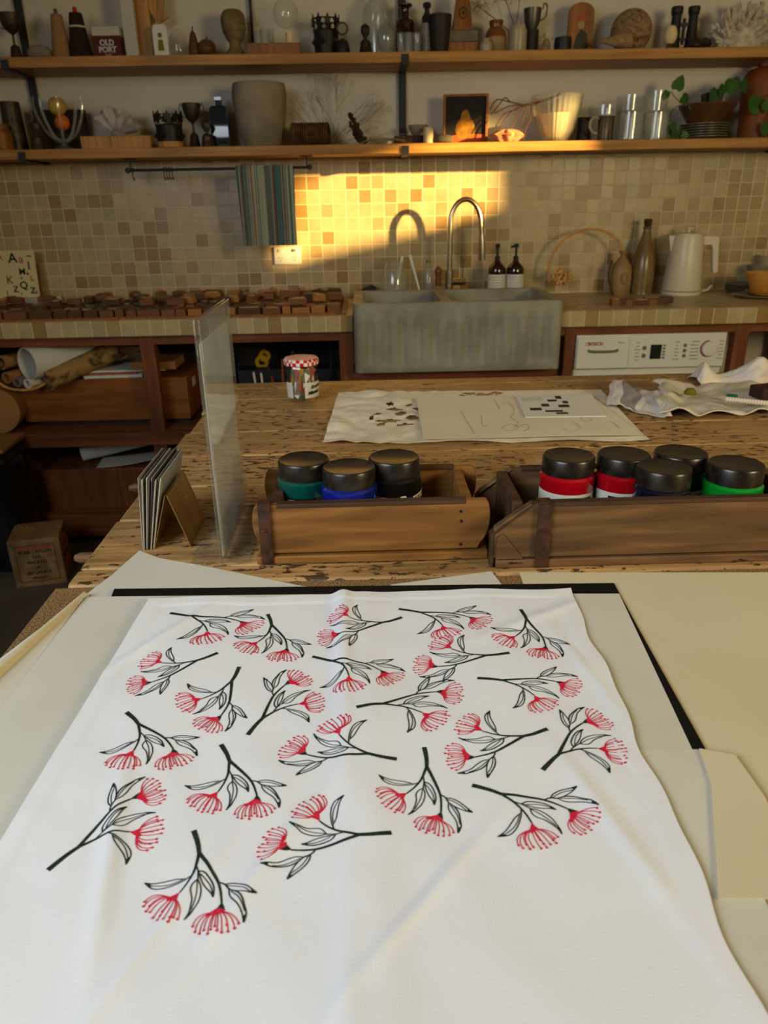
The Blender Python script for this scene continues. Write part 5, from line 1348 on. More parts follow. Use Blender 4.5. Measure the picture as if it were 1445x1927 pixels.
# shell on wooden blocks
for (a, b, yt_, lab) in ((157, 212, 257, 'pale wooden block under the left half of the white shell'), (212, 288, 256, 'pale wooden block under the right half of the white shell')):
    boxy('wooden_block', lab, 'block', a, b, yt_, 3.31, ZL, 'honeywood', .07, bev=.003)
hb = P(212, 257, Y=3.31).z-ZL
x, r, h = span(168, 258, 204, 3.315, ZL+hb)
g = G()
for k in range(5):
    def shf(u, v, k=k):
        a = R(8+150*u); rr = .18+.82*v; w = noise.noise(Vector((u*9, k*3.1, v*3)))
        q = 1-.12*k
        return (r*math.cos(a)*rr*q*(1+.16*w*v)+r*.12, -.03+.014*k+.014*math.sin(u*26+k)*v+.02*w*v, .004+h*math.sin(a)*rr*(1-.10*k)*(1+.18*w*v)*(.95)+h*.03)
    g.grid(shf, 44, 10, thick=.004)
g.lathe(sprof([(0, 0), (r*.30, 0), (r*.34, h*.2), (0, h*.4)]), c=(r*.15, 0, 0), seg=12)
tag(obj('white_shell', g, 'shell', loc=(x, 3.315, ZL+hb), ang=80), 'large ruffled white shell lying on two wooden blocks', 'shell')
crown(287, 344, 208, 3.35, ZL, 'dark metal crown on the lower shelf')
x, r, h = span(300, 348, 268, 3.27, ZL)
tag(obj('wood_slice', G().lathe([(0, 0), (r, 0), (r, max(h, .008)), (0, max(h, .008))]), 'honeywood', loc=(x, 3.255, ZL)), 'thin wooden disc in front of the lower crown', 'wooden disc')
trophy(332, 388, 196, 3.33, ZL, 'two-handled brown trophy cup between the crown and the dark bottle', 'bronze', rad=.62)
bell(375, 400, 225, 3.265, ZL, 'small bell with an oval top below the trophy cup', 'bronze')
FB = [(0, 0), (.95, 0), (1, .03), (1, .76), (.8, .82), (.35, .84), (.32, .93), (.4, .94), (.4, 1), (0, 1)]
turned('square_bottle', 'blue-black glass bottle left of the large stone pot', 'bottle', 388, 434, 183, 3.35, ZL, [('x', FB, 'bluedark')], seg=4, sm=False, rz=R(45))
turned('stone_pot', 'large weathered pale stone pot on the lower shelf', 'pot', 436, 538, 158, 3.335, ZL+.0, [('x', [(0, 0), (.62, 0), (.66, .01), (.84, .25), (.97, .6), (1, .85), (.96, .985), (.92, 1), (.88, .98), (.9, .8), (0, .75)], 'potstone')], seg=40)
# rattan coil bundle
x, r, h = span(547, 622, 231, 3.31, ZL)
g = G()
for k in range(15):
    xx = -r*.86+2*r*.86*k/14
    g.tube([(xx+.006*math.cos(a*.35), (.045)*math.cos(a*.35), h/2+(h/2-.004)*math.sin(a*.35)) for a in range(18)], .0052, 6, closed=True)
tag(obj('rattan_bundle', g, 'rattan', loc=(x, 3.30, ZL)), 'bundle of dark rattan between the stone pot and the dry twigs', 'bundle')
# twig bush
def branchy(rnd, g, p, d, L_, th, depth, spread=.55, flat=.35):
    n = p+d*L_
    g.tube([p, p.lerp(n, .5)+Vector((rnd.uniform(-1, 1), rnd.uniform(-1, 1)*flat, rnd.uniform(-1, 1)))*L_*.08, n], [th, th*.85, th*.7], 4)
    if depth == 0: return
    for k in range(2 if depth > 1 else 3):
        nd = (d+Vector((rnd.uniform(-spread, spread), rnd.uniform(-spread, spread)*flat, rnd.uniform(-spread*.7, spread*.7)))).normalized()
        branchy(rnd, g, n, nd, L_*rnd.uniform(.66, .9), th*.68, depth-1, spread, flat)
x, r, h = span(530, 745, 150, 3.40, ZL)
rnd = random.Random(31); g = G()
base = Vector((xat(625, 268, Y=3.40)-x, 0, .012))
for a, ln in ((150, .05), (136, .062), (118, .066), (100, .068), (84, .064), (66, .066), (48, .066), (36, .064), (24, .06), (14, .058), (6, .05)):
    branchy(rnd, g, base, Vector((math.cos(R(a)), 0, math.sin(R(a)))), ln, .0015, 6, .5, .1)
tag(obj('dry_twig_bush', g, 'twig', loc=(x, 3.40, ZL), ang=80), 'fan of fine dry twigs standing on the lower shelf', 'dry twigs')
x, r, h = span(648, 684, 212, 3.29, ZL); rnd = random.Random(2); g = G()
for k in range(46):
    t_ = k/46; c = Vector((r*(-.4+1.1*(1-t_))+rnd.gauss(0, .007), rnd.gauss(0, .008), .012+h*.88*t_)); q = rnd.uniform(.006, .0115)*(1.2-t_*.5)
    g.lathe([(q*math.sin(R(a))+1e-6, -q*math.cos(R(a))) for a in range(0, 181, 36)], c=c, seg=7)
tag(obj('seed_head', g, 'seed', loc=(x, 3.29, ZL), ang=80), 'dark clustered seed head standing before the dry twigs', 'seed head')
g = G(); rnd = random.Random(8)
x = xat(715, 260, Y=3.28)
for k in range(9):
    a = rnd.uniform(-.35, .9); g.tube(smooth_path([(-.08, .0, .004+.001*k), (0, rnd.uniform(-.02, .02), .018+.03*a*.5+.004), (.1, rnd.uniform(-.02, .02), .010+.03*max(a, 0))], 4), .0012, 4)
tag(obj('dry_grass', g, 'drypale', loc=(x, 3.28, ZL)), 'low wisps of dry grass beside the seed head', 'dry grass')
boxy('dark_tray', 'low dark wooden tray below the steel upright', 'tray', 742, 800, 256, 3.33, ZL, 'book', .08, bev=.002)
ht = P(770, 256, Y=3.33).z-ZL
x, r, h = span(768, 806, 230, 3.33, ZL+ht)
tag(obj('shell_dish', G().lathe(sprof([(0, 0), (r*.5, 0), (r*.9, h*.55), (r*1.0, h*.8), (r*.85, h*.6), (0, h*.25)])), 'stone', loc=(x, 3.34, ZL+ht), rz=.3), 'pale shell-like dish resting on the dark tray', 'dish')
turned('pillar_candle', 'short white pillar candle left of the pear painting', 'candle', 797, 815, 240, 3.27, ZL, [('x', [(0, 0), (.98, 0), (1, .02), (1, .96), (.9, 1), (.2, .96), (0, .96)], 'candle')], sm=False)
turned('dark_pebble', 'dark flat pebble at the foot of the pear painting', 'pebble', 817, 852, 253, 3.265, ZL, [('x', [(0, 0), (.8, .1), (1, .5), (.7, .92), (0, 1)], 'clay')], sy=.7)
# pear painting
x, r, h = span(834, 918, 178, 3.36, ZL)
t = thing('pear_painting', 'small framed painting of a yellow pear on a dark ground', 'painting', (x, 3.35, ZL))
fw = .0085
obj('frame', G().box((-r+fw/2, 0, h/2), (fw, .02, h)).box((r-fw/2, 0, h/2), (fw, .02, h)).box((0, 0, h-fw/2), (2*r-2*fw, .02, fw)).box((0, 0, fw/2), (2*r-2*fw, .02, fw)), 'orangewood', t, bev=.001)
cv = obj('canvas', G().box((0, .004, h/2), (2*r-2*fw, .006, h-2*fw)), 'painting', t)
obj('painted_ground', G().prism([(-r+fw, fw), (r-fw, fw), (r-fw, h*.20), (0, h*.22), (-r+fw, h*.17)], .0006, xf=Matrix.Translation((0, .001, 0)) @ Matrix.Rotation(R(90), 4, 'X')), 'paintfloor', cv)
pp = [(0, .12), (.26, .13), (.42, .24), (.44, .34), (.34, .46), (.22, .55), (.17, .63), (.08, .69), (.02, .70)]
pp = pp+[(-a, b) for a, b in reversed(pp)]
pp = [(q.x, q.y) for q in smooth_path([(a*r, b*h, 0) for a, b in pp], 3)]
obj('painted_pear', G().prism(pp, .0008, xf=Matrix.Translation((0, .0006, 0)) @ Matrix.Rotation(R(90), 4, 'X')), 'pear', cv)
# dried root branch
x0 = xat(1054, 178, Y=3.30); g = G()
pA = P(1054, 178, Y=3.30); pB = P(1005, 197, Y=3.30); pC = P(975, 200, Y=3.30)
root = [(1055, 176), (1040, 183), (1008, 194), (985, 198)]
def pxpath(pts, Y, o): return [P(a, b, Y=Y)-o for a, b in pts]
orr = Vector((xat(975, 240, Y=3.29), 3.29, ZL))
g.tube(smooth_path(pxpath(root, 3.28, orr), 4), [.0075]+[.0045]*12, 7)
for pts in ([(985, 198), (960, 192), (935, 188), (922, 206)], [(985, 198), (958, 200), (930, 214)], [(985, 198), (962, 210), (945, 232), (938, 250)], [(985, 198), (975, 220), (958, 245), (950, 262)], [(990, 198), (985, 225), (975, 250), (965, 266)], [(1000, 196), (998, 225), (990, 240), (985, 264)], [(960, 192), (950, 184), (940, 196), (924, 216)], [(975, 205), (948, 215), (932, 240)]):
    g.tube(smooth_path(pxpath(pts, 3.29, orr), 4), .0022, 5)
tag(obj('dried_root', g, 'rattan', loc=orr), 'dried branching root leaning over the pink coral', 'dried root')
x, r, h = span(927, 984, 243, 3.255, ZL); rnd = random.Random(5)
g = G().lathe(sprof([(0, 0), (r*.55, 0), (r*.9, h*.45), (r, h*.6), (r*.5, h*.95), (0, h)]), sy=.6, fn=lambda a, z: 1+.16*math.sin(7*a)+.08*math.sin(13*a+z*300), seg=40)
tag(obj('pink_coral', g, 'pinkcoral', loc=(x, 3.262, ZL), ang=80), 'lump of pink coral catching the sun on the lower shelf', 'coral')
# ribbed bowls (nested), cups, glasses
RB = [(0, 0), (.42, 0), (.5, .03), (.72, .25), (.92, .7), (1, 1), (.97, 1), (.88, .7), (.68, .27), (.4, .06), (0, .05)]
rib = lambda a, z: 1+.018*math.sin(28*a)
x, r, h = span(1001, 1096, 180, 3.325, ZL)
turned('ribbed_glass_bowl', 'large ribbed clear glass bowl in the sunlight', 'glass bowl', 1001, 1096, 180, 3.325, ZL, [('x', RB, 'wglass')], seg=112, fn=rib, sm=False)
tag(obj('ribbed_cream_bowl', G().lathe([(a*r*.60, b*h*.52) for a, b in RB], seg=112, fn=rib), 'candle', loc=(x+.0, 3.325, ZL+h*.10)), 'small ribbed cream bowl nested inside the large glass bowl', 'bowl')
MUG = [(0, 0), (.9, 0), (1, .04), (.92, .5), (.95, 1), (.87, 1), (.84, .5), (.88, .08), (0, .06)]
turned('dark_mug', 'small dark mug between the glass bowl and the stein', 'mug', 1086, 1113, 221, 3.36, ZL, [('x', MUG, 'darkpot')], sm=False)
o, r, h = turned('glass_stein', 'ribbed pewter-grey stein with a curled handle', 'stein', 1125, 1157, 216, 3.28, ZL, [('body', [(0, 0), (1, 0), (1, .05), (.88, .08), (.9, .95), (.98, 1), (.85, 1), (.8, .1), (0, .08)], 'pewter'), ('rim', [(.9, .93), (1.02, .94), (1.02, 1), (.9, 1.0)], 'crock')], sm=False, fn=lambda a, z: 1+.03*math.sin(16*a), seg=64)
obj('handle', G().tube(smooth_path([(-r*.9, 0, h*.85), (-r*1.6, 0, h*.9), (-r*1.9, 0, h*.6), (-r*1.5, 0, h*.35), (-r*.95, 0, h*.3)], 5), .005, 8), 'crock', o)
GB = [(0, 0), (.8, 0), (.95, .06), (1, 1), (.96, 1), (.91, .1), (.75, .04), (0, .04)]
x, r, h = span(1160, 1216, 220, 3.33, ZL)
gl = []
for i, (a, b, y0, y1, Yg, lab) in enumerate(((1159, 1213, 212, 270, 3.335, 'lower glass of the left stack beside the stein'), (1161, 1211, 180, 212, 3.335, 'upper glass of the left stack beside the stein'),
        (1212, 1260, 212, 270, 3.325, 'lower glass of the right stack next to the plant'), (1214, 1258, 172, 212, 3.325, 'upper glass of the right stack next to the plant'))):
    zb_ = ZL if y1 == 270 else P((a+b)/2, y1, Y=Yg).z+.001
    x, r, h = span(a, b, y0, Yg, zb_)
    gl.append(tag(obj('glass_bowl', G().lathe([(q*r, w*h) for q, w in GB], seg=36), 'glass', loc=(x, Yg, zb_ if y1 == 270 else gl[-1].location.z+gl[-1]['top'])), lab, 'glass', 'stacked clear glasses on the lower shelf'))
    gl[-1]['top'] = h+.0004
for o in gl: del o['top']
turned('glass_dish', 'low clear glass dish behind the stein', 'glass', 1108, 1168, 200, 3.395, ZL, [('x', GB, 'glass')], sm=False)
# plates, wooden bowl, plant
x, r, h = span(1283, 1370, 229, 3.33, ZL)
for k in range(6):
    o = obj('plate', G().lathe([(0, 0), (r*.55, 0), (r*.62, .003), (r, .0105), (r, .0125), (r*.6, .006), (0, .004)], seg=40), 'plategrey', loc=(x, 3.335, ZL+.0092*k))
    tag(o, 'one of six grey-green plates stacked under the wooden bowl', 'plate', 'plates under the wooden bowl')
zp = ZL+.0092*5+.0065
x2, r2, h2 = span(1280, 1380, 198, 3.335, zp)
tag(obj('wooden_bowl', G().lathe(sprof([(0, 0), (r2*.55, 0), (r2*.65, h2*.15), (r2, h2*.95), (r2*.98, h2), (r2*.9, h2*.9), (r2*.5, h2*.3), (0, h2*.25)]), seg=36), 'fruitwood', loc=(x2, 3.335, zp)), 'brown wooden bowl on the plates, carrying the dark plant pot', 'bowl')
x3, r3, h3 = span(1317, 1362, 176, 3.335, zp+h2*.27)
pt = thing('potted_pothos', 'trailing pothos in a dark pot set in the wooden bowl', 'potted plant', (x3, 3.335, zp+h2*.275))
obj('pot', G().lathe([(0, 0), (r3*.7, 0), (r3, h3*.95), (r3, h3), (r3*.88, h3), (r3*.8, h3*.8), (0, h3*.8)], seg=4, xf=Matrix.Rotation(R(40), 4, 'Z')), 'darkpot', pt)
def heart_leaf(g, c, size, ang, tilt=0, yaw=0):
    pts = [(0, 0), (.28, .10), (.48, -.08), (.50, -.35), (.30, -.75), (0, -1.05), (-.30, -.75), (-.50, -.35), (-.48, -.08), (-.28, .10)]
    xf = Matrix.Translation(c) @ Matrix.Rotation(yaw, 4, 'Z') @ Matrix.Rotation(ang, 4, 'Y') @ Matrix.Rotation(R(90)+tilt, 4, 'X')
    v = [(a*size, b*size, .12*size*abs(a)) for a, b in pts]+[(0, -.4*size, 0)]
    n = len(pts); 
    for off in (0, .0006):
        g.add([(p[0], p[1], p[2]+off) for p in v], [(i, (i+1) % n, n) for i in range(n)], 0, xf)
def leafset(parent, o, Y, leaves, vines, vm='leaf'):
    g = G()
    for pts in vines: g.tube(smooth_path(pxpath(pts, Y, o), 4), .0018, 5)
    obj('vine', g, vm, parent)
    for (px, py, sz, an, ti, yw_) in leaves:
        gg = G(); heart_leaf(gg, P(px, py, Y=Y+random.uniform(-.012, .012))-o, sz, R(an), R(ti), R(yw_)); obj('leaf', gg, 'leaf', parent, ang=80)
random.seed(4)
o3 = Vector(pt.location)
leafset(pt, o3, 3.29, [(1256, 172, .034, 25, 10, 20), (1272, 168, .05, 200, -10, -10), (1283, 182, .04, -60, 20, 0), (1348, 168, .05, 15, 10, 10), (1362, 160, .045, 10, 5, 20), (1378, 148, .06, -10, 15, -10), (1396, 152, .052, -35, 0, 25), (1262, 234, .045, -20, 10, 5), (1272, 246, .04, 20, 0, 15), (1283, 252, .03, -70, 0, 0), (1250, 183, .022, 100, 0, 0), (1300, 196, .02, 0, 0, 0)],
        [[(1335, 192), (1310, 197), (1285, 196), (1270, 182), (1262, 172)], [(1335, 190), (1345, 180), (1362, 160), (1385, 152)], [(1310, 197), (1275, 200), (1262, 215), (1262, 240), (1275, 252)]])
# terracotta bottle at right edge, with plant
o, r, h = turned('terracotta_bottle', 'tall terracotta bottle at the right edge of the lower shelf', 'bottle', 1404, 1470, 116, 3.345, ZL, [('x', [(0, 0), (.85, 0), (.88, .03), (.98, .6), (1, .78), (.7, .9), (.3, .935), (.3, 1), (0, 1)], 'terra')])
vp = thing('trailing_vine', 'pothos vine hanging in front of the terracotta bottle', 'plant', (xat(1440, 200, Y=3.255), 3.255, ZL))
leafset(vp, Vector(vp.location), 3.255, [(1422, 182, .055, 5, 10, 10), (1440, 190, .045, -30, 0, 0), (1444, 232, .045, 10, 10, -20), (1428, 205, .03, 60, 0, 0)], [[(1470, 170), (1445, 180), (1430, 182)], [(1470, 175), (1455, 205), (1444, 232), (1440, 262)]])

# ------------------------------------------------------------------ things on the worktop
def onc(px, py): return P(px, py, z=ZC)
# kettle
x0, x1 = xat(1246, 540, Y=3.33), xat(1318, 540, Y=3.33)
kx = (x0+x1)/2; kr = (x1-x0)/2
kh = P(1282, 442, Y=3.33).z-ZC
kt = thing('electric_kettle', 'white electric kettle with an angular handle on the right worktop', 'kettle', (kx, 3.33, ZC))
obj('base_plate', G().lathe([(0, 0), (kr*.98, 0), (kr, .004), (kr*.99, .014), (0, .016)], seg=48), 'kettle', kt)
obj('kettle_body', G().lathe([(0, .017), (kr*.96, .017), (kr*.98, .022), (kr*.84, kh*.6), (kr*.76, kh*.96), (kr*.73, kh), (0, kh)], seg=48), 'kettle', kt)
obj('spout', G().add([(-kr*.70, -.014, kh*.995), (-kr*.70, .014, kh*.995), (-kr*.98, 0, kh*.99), (-kr*.82, -.008, kh*.72), (-kr*.82, .008, kh*.72)], [(0, 2, 1), (0, 3, 2), (1, 2, 4), (3, 4, 2), (0, 1, 4, 3)]), 'kettle', kt)
obj('lid', G().lathe([(0, kh), (kr*.66, kh), (kr*.64, kh+.006), (.012, kh+.009), (.007, kh+.012), (.006, kh+.022), (.021, kh+.024), (.021, kh+.029), (0, kh+.030)], seg=40), 'kettle', kt)
hp_ = [(kr*.72, 0, kh*.90), (kr*1.05, 0, kh*.91), (kr*1.30, 0, kh*.90), (kr*1.38, 0, kh*.80), (kr*1.45, 0, kh*.55), (kr*1.5, 0, kh*.34)]
obj('handle', G().prism([(kr*a_, kh*b_) for a_, b_ in reversed([(.66, .985), (1.48, .98), (1.55, .95), (1.74, .40), (1.70, .355), (1.50, .355), (1.44, .40), (1.27, .79), (1.21, .825), (.72, .82)])], .026, xf=Matrix.Translation((0, .013, 0)) @ Matrix.Rotation(R(90), 4, 'X')), 'kettle', kt, bev=.004)
obj('cord', G().tube(smooth_path([(kr*.9, .02, .006), (kr*1.3, .0, .012), (kr*1.6, .01, .030), (kr*1.75, .03, .02), (kr*1.65, .06, .006), (kr*1.2, .09, .006)], 6), .0035, 7), 'white', kt)
# stoneware bottles
turned('corked_stoneware_bottle', 'tall ochre stoneware bottle with a dark cork left of the kettle', 'bottle', 1197, 1241, 412, 3.36, ZC, [('bottle_body', [(0, 0), (.92, 0), (.97, .03), (1, .25), (.9, .48), (.5, .72), (.32, .84), (.30, .87), (.36, .88), (.36, .90), (0, .90)], 'stoneware'), ('cork', [(0, .89), (.24, .89), (.30, .92), (.34, .98), (.28, 1), (0, 1)], 'cork')])
o, r, h = turned('stoneware_flask', 'short stoneware bottle with a stamped oval mark and dried flower', 'bottle', 1153, 1192, 471, 3.34, ZC, [('bottle_body', [(0, 0), (.92, 0), (.97, .03), (1, .4), (.93, .62), (.5, .8), (.30, .86), (.28, .93), (.4, .95), (.4, 1), (0, 1)], 'stoneware2')], sm=False, ang=60)
# make it an empty? single mesh thing; add mark as child
mk = obj('stamped_mark', G().tube([(.014*math.cos(a*.3), -r*.995, h*.40+.024*math.sin(a*.3)) for a in range(21)], .0016, 5, closed=True).tube([(.008*math.cos(a*.3), -r*1.0, h*.40+.015*math.sin(a*.3)) for a in range(21)], .0012, 5, closed=True), 'stoneware', o)
# bent cane with dried flower, stands in the flask
ox = Vector(o.location)
yy = 3.34
cpx = [(1172, 474), (1165, 456), (1145, 439), (1120, 431), (1095, 434), (1068, 446), (1048, 466), (1036, 490), (1032, 515), (1034, 530)]
org = Vector((xat(1172, 474, Y=yy), yy, P(1172, 474, Y=yy).z))
t = thing('dried_allium', 'bent dried stem arching from the flask, ending in a straw-coloured flower ball', 'dried flower', org)
obj('stem', G().tube(smooth_path([P(a, b, Y=yy)-org for a, b in cpx], 5), .0048, 8), 'cane', t)
ctr = P(1057, 522, Y=yy)-org; rnd = random.Random(3); g = G()
for k in range(110):
    d = Vector((rnd.gauss(0, 1), rnd.gauss(0, 1), rnd.gauss(0, 1))).normalized()*rnd.uniform(.6, 1)
    tip = ctr+Vector((d.x*.050, d.y*.035, d.z*.036))
    g.tube([ctr+(tip-ctr)*.3, tip], [.0015, .0008], 4)
    q = rnd.uniform(.004, .0075); g.lathe([(q*math.sin(R(a))+1e-6, -q*math.cos(R(a))) for a in range(0, 181, 45)], c=tip, seg=6)
fb = obj('flower_ball', g, 'pompom', t, ang=80); fb['kind'] = 'stuff'
# loop of cane hanging left of the flask
pts = [(1152, 490), (1146, 510), (1146, 530), (1154, 544)]
q0 = Vector((xat(1150, 520, Y=3.30), 3.30, ZC))
lp = [P(a, b, Y=3.30)-q0 for a, b in pts]; lp[-1].z = .004
tag(obj('cane_offcut', G().tube(smooth_path(lp, 5), .004, 7), 'rattan', loc=q0), 'short curved brown stick propped left of the stoneware flask', 'stick')
# pump bottles
for i, (a, b, lab) in enumerate(((920, 953, 'left of the two brown pump bottles behind the sink'), (955, 988, 'right of the two brown pump bottles behind the sink'))):
    Yp = 3.31
    x, r, h = span(a, b, 458, Yp, ZC)
    t = thing('pump_bottle', lab, 'soap bottle', (x, Yp, ZC), group='brown pump bottles')
    bh = h*.68
    obj('bottle_body', G().lathe(sprof([(0, 0), (r*.95, 0), (r, .004), (r, bh*.72), (r*.85, bh*.86), (r*.4, bh*.97), (r*.38, bh), (0, bh)], 3), seg=32), 'amber', t)
    lb = obj('label', G().grid(lambda u, v: ((r+.0006)*math.cos(R(-175+170*u)), (r+.0006)*math.sin(R(-175+170*u)), .012+(bh*.66-.012)*v), 24, 1), 'labelw', t)
    g = G()
    for k in range(6): g.grid(lambda u, v, k=k: ((r+.0012)*math.cos(R(-130+80*u)), (r+.0012)*math.sin(R(-130+80*u)), bh*.58-.011*k+.0016*v), 12, 1)
    obj('label_print', g, 'greyprint', lb)['kind'] = 'stuff'
    obj('pump', G().lathe([(0, bh), (.011, bh), (.011, bh+.018), (.005, bh+.022), (.005, h-.018), (.010, h-.016), (.010, h-.002), (0, h)], seg=16).tube([(0, 0, h-.009), (-.024 if i else -.005, -.018, h-.012)], .0045, 8), 'darkiron', t)
# glass jug with brushes behind the sink
x, r, h = span(716, 768, 495, 3.30, ZC)
tag(obj('glass_jug', G().lathe(sprof([(0, .0), (r*.6, .0), (r*.7, .004), (r, h*.35), (r*.85, h*.75), (r*.62, h), (r*.57, h), (r*.8, h*.74), (r*.94, h*.35), (r*.65, .01), (0, .008)], 3), seg=32), 'glass', loc=(x, 3.29, ZC)), 'clear glass jug behind the left basin, holding two white sticks', 'jug')
for i, (p0, p1, lab) in enumerate((((750, 535), (757, 482), 'slim white brush handle standing upright in the glass jug'), ((792, 545), (771, 480), 'thick white brush handle slanting right of the glass jug'))):
    Yb = 3.275 if i == 0 else 3.262
    A, B = P(*p0, Y=Yb), P(*p1, Y=Yb+.02); 
    if i == 0: A = Vector((x+.003, 3.292, ZC+.012)); B = P(*p1, Y=3.30)
    else: A = Vector((A.x+.004, Yb, ZC+.004))
    tag(obj('dish_brush', G().tube([Vector((0, 0, 0)), (B-A)*.5, B-A], [.0042, .005, .0065], 10), 'white', loc=A), lab, 'brush')
turned('clear_bottle', 'clear glass bottle with a brass cap between the jug and the tap', 'bottle', 796, 816, 489, 3.315, ZC, [('bottle_body', [(0, 0), (.95, 0), (1, .04), (1, .7), (.5, .84), (.4, .86), (.4, .92), (0, .92)], 'glass'), ('cap', [(0, .92), (.4, .92), (.42, 1), (0, 1)], 'brass')], sm=False)
x, r, h = span(818, 831, 500, 3.31, ZC)
t = thing('nail_brush', 'small brown-handled brush standing left of the tap', 'brush', (x, 3.31, ZC))
obj('bristles', G().lathe([(0, 0), (r*.7, 0), (r*.8, h*.4), (0, h*.4)]), 'drypale', t); obj('handle', G().lathe(sprof([(0, h*.4), (r*.8, h*.4), (r*.9, h*.7), (r*1.05, h*.88), (0, h)], 3)), 'brownglaze', t)
# black cleaver-like scraper
A = P(668, 541, Y=3.26)
g = G().prism([(-.04, 0), (.045, 0), (.048, .052), (.03, .056), (-.005, .042), (-.03, .022)], .03, xf=Matrix.Translation((0, .015, 0)) @ Matrix.Rotation(R(90), 4, 'X'))
tag(obj('black_roller', g, 'darkiron', loc=(xat(686, 535, Y=3.40), 3.40, ZC), bev=.003), 'black wedge-shaped tool at the left rear corner of the sink', 'tool')
# small tray of printing blocks right of the sink
bx0 = onc(1128, 566)
# crockery at the right end
x, r, h = span(1360, 1434, 522, 3.37, ZC)
for k in range(5):
    tag(obj('saucer', G().lathe([(0, 0), (r*.55, 0), (r*.98, .008), (r, .011), (r*.6, .005), (0, .004)], seg=36), 'plategrey', loc=(x+.012, 3.355, ZC+.0062*k)), 'one of five grey-green saucers stacked at the right end of the worktop', 'plate', 'stacked saucers at the right')
x, r, h = span(1398, 1444, 496, 3.38, ZC+.036)
tag(obj('pale_cup', G().lathe([(0, 0), (r*.6, 0), (r, h*.9), (r, h), (r*.9, h), (r*.55, .008), (0, .006)], seg=32), 'plategrey', loc=(x+.012, 3.36, ZC+.0062*4+.0065)), 'pale green cup on top of the stacked saucers', 'cup')
turned('wall_mug', 'pale mug at the very right edge against the tiles', 'mug', 1424, 1475, 480, 3.405, ZC, [('x', MUG, 'crock')], sm=False)
bx, by = 1.70, 3.20
bx = xat(1455, 555, Y=3.17)
tag(obj('oval_platter', G().lathe([(0, 0), (.10, 0), (.17, .008), (.182, .014), (.17, .0115), (.1, .005), (0, .004)], seg=48, sy=.62), 'crock', loc=(bx, 3.15, ZC)), 'cream oval platter under the ochre bowl', 'platter')
tag(obj('wavy_plate', G().lathe([(0, 0), (.07, 0), (.135, .018), (.14, .022), (.12, .0165), (.07, .006), (0, .005)], seg=48, sy=.62, fn=lambda a, z: 1+.03*math.sin(6*a)), 'yellowbowl', loc=(bx+.01, 3.155, ZC+.0062)), 'ochre wavy-edged plate between the platter and the ochre bowl', 'plate')
x, r, h = span(1402, 1480, 513, 3.15, ZC+.012)
tag(obj('ochre_bowl', G().lathe([(0, 0), (r*.55, 0), (r*.66, h*.15), (r*.98, h*.9), (r, h), (r*.93, h), (r*.6, h*.2), (0, h*.12)], seg=40), 'yellowbowl', loc=(x+.01, 3.155, ZC+.0062+.006)), 'deep ochre bowl on the plates at the right edge', 'bowl')

# letter card, leaning on the wall
pz = [P(a, b, Y=3.40) for a, b in ((-70, 470), (64, 470), (78, 556), (-60, 560))]
cx = xat(5, 515, Y=3.40); wz0 = ZC+.038
lw, lh = .36, P(60, 470, Y=3.41).z-wz0
lc = thing('letter_card', 'cream card printed with mixed letters leaning at the left of the worktop', 'card', (xat(78, 550, Y=3.38)-lw/2, 3.36, wz0))
tl = .10
cdo = obj('card_sheet', G().box((0, 0, lh/2), (lw, .005, lh)), 'cardcream', lc); cdo.rotation_euler = (-tl, 0, 0)
obj('easel_back', G().box((.012, .02, lh*.36), (lw*.96, .004, lh*.72)), 'ply', lc).rotation_euler = (-tl, 0, 0)
def lt(ch, x, z, s, m, sh=0, bo=.001):
    return text('printed_letter', ch, s, m, cdo, (x, -.0030, z), shear=sh, bold=bo)
R0 = lw/2; S_ = (lh)/87.0
def lpos(px, py): return (R0-(69-px+(py-515)*.12)*.00205, lh*(556-py)/86.0)
for ch, px, py, s, m in (('A', 20, 484, .056, 'labelb'), ('a', 37, 486, .046, 'pinkink'), ('A', -6, 482, .03, 'redpaint'), ('~', 54, 480, .03, 'labelb'), ('l', 53, 498, .045, 'labelb'), ('M', 39, 509, .036, 'labelb'), ('e', 50, 512, .018, 'labelb'), ('L', 59, 521, .032, 'pinkink'), ('K', 12, 524, .042, 'brownprint'), ('Q', 41, 534, .042, 'labelb'), ('Z', 24, 541, .034, 'labelb'), (',', 35, 545, .03, 'labelb'), ('Z', 60, 544, .034, 'labelb'), ('z', 67, 546, .026, 'greyprint'), ('I', 6, 548, .026, 'labelb'), ('v', 37, 520, .016, 'labelb'), ('R', -18, 505, .05, 'labelb'), ('g', -30, 535, .05, 'pinkink'), ('B', -45, 500, .05, 'labelb')):
    a, b = lpos(px, py); lt(ch, a, b, s, m)

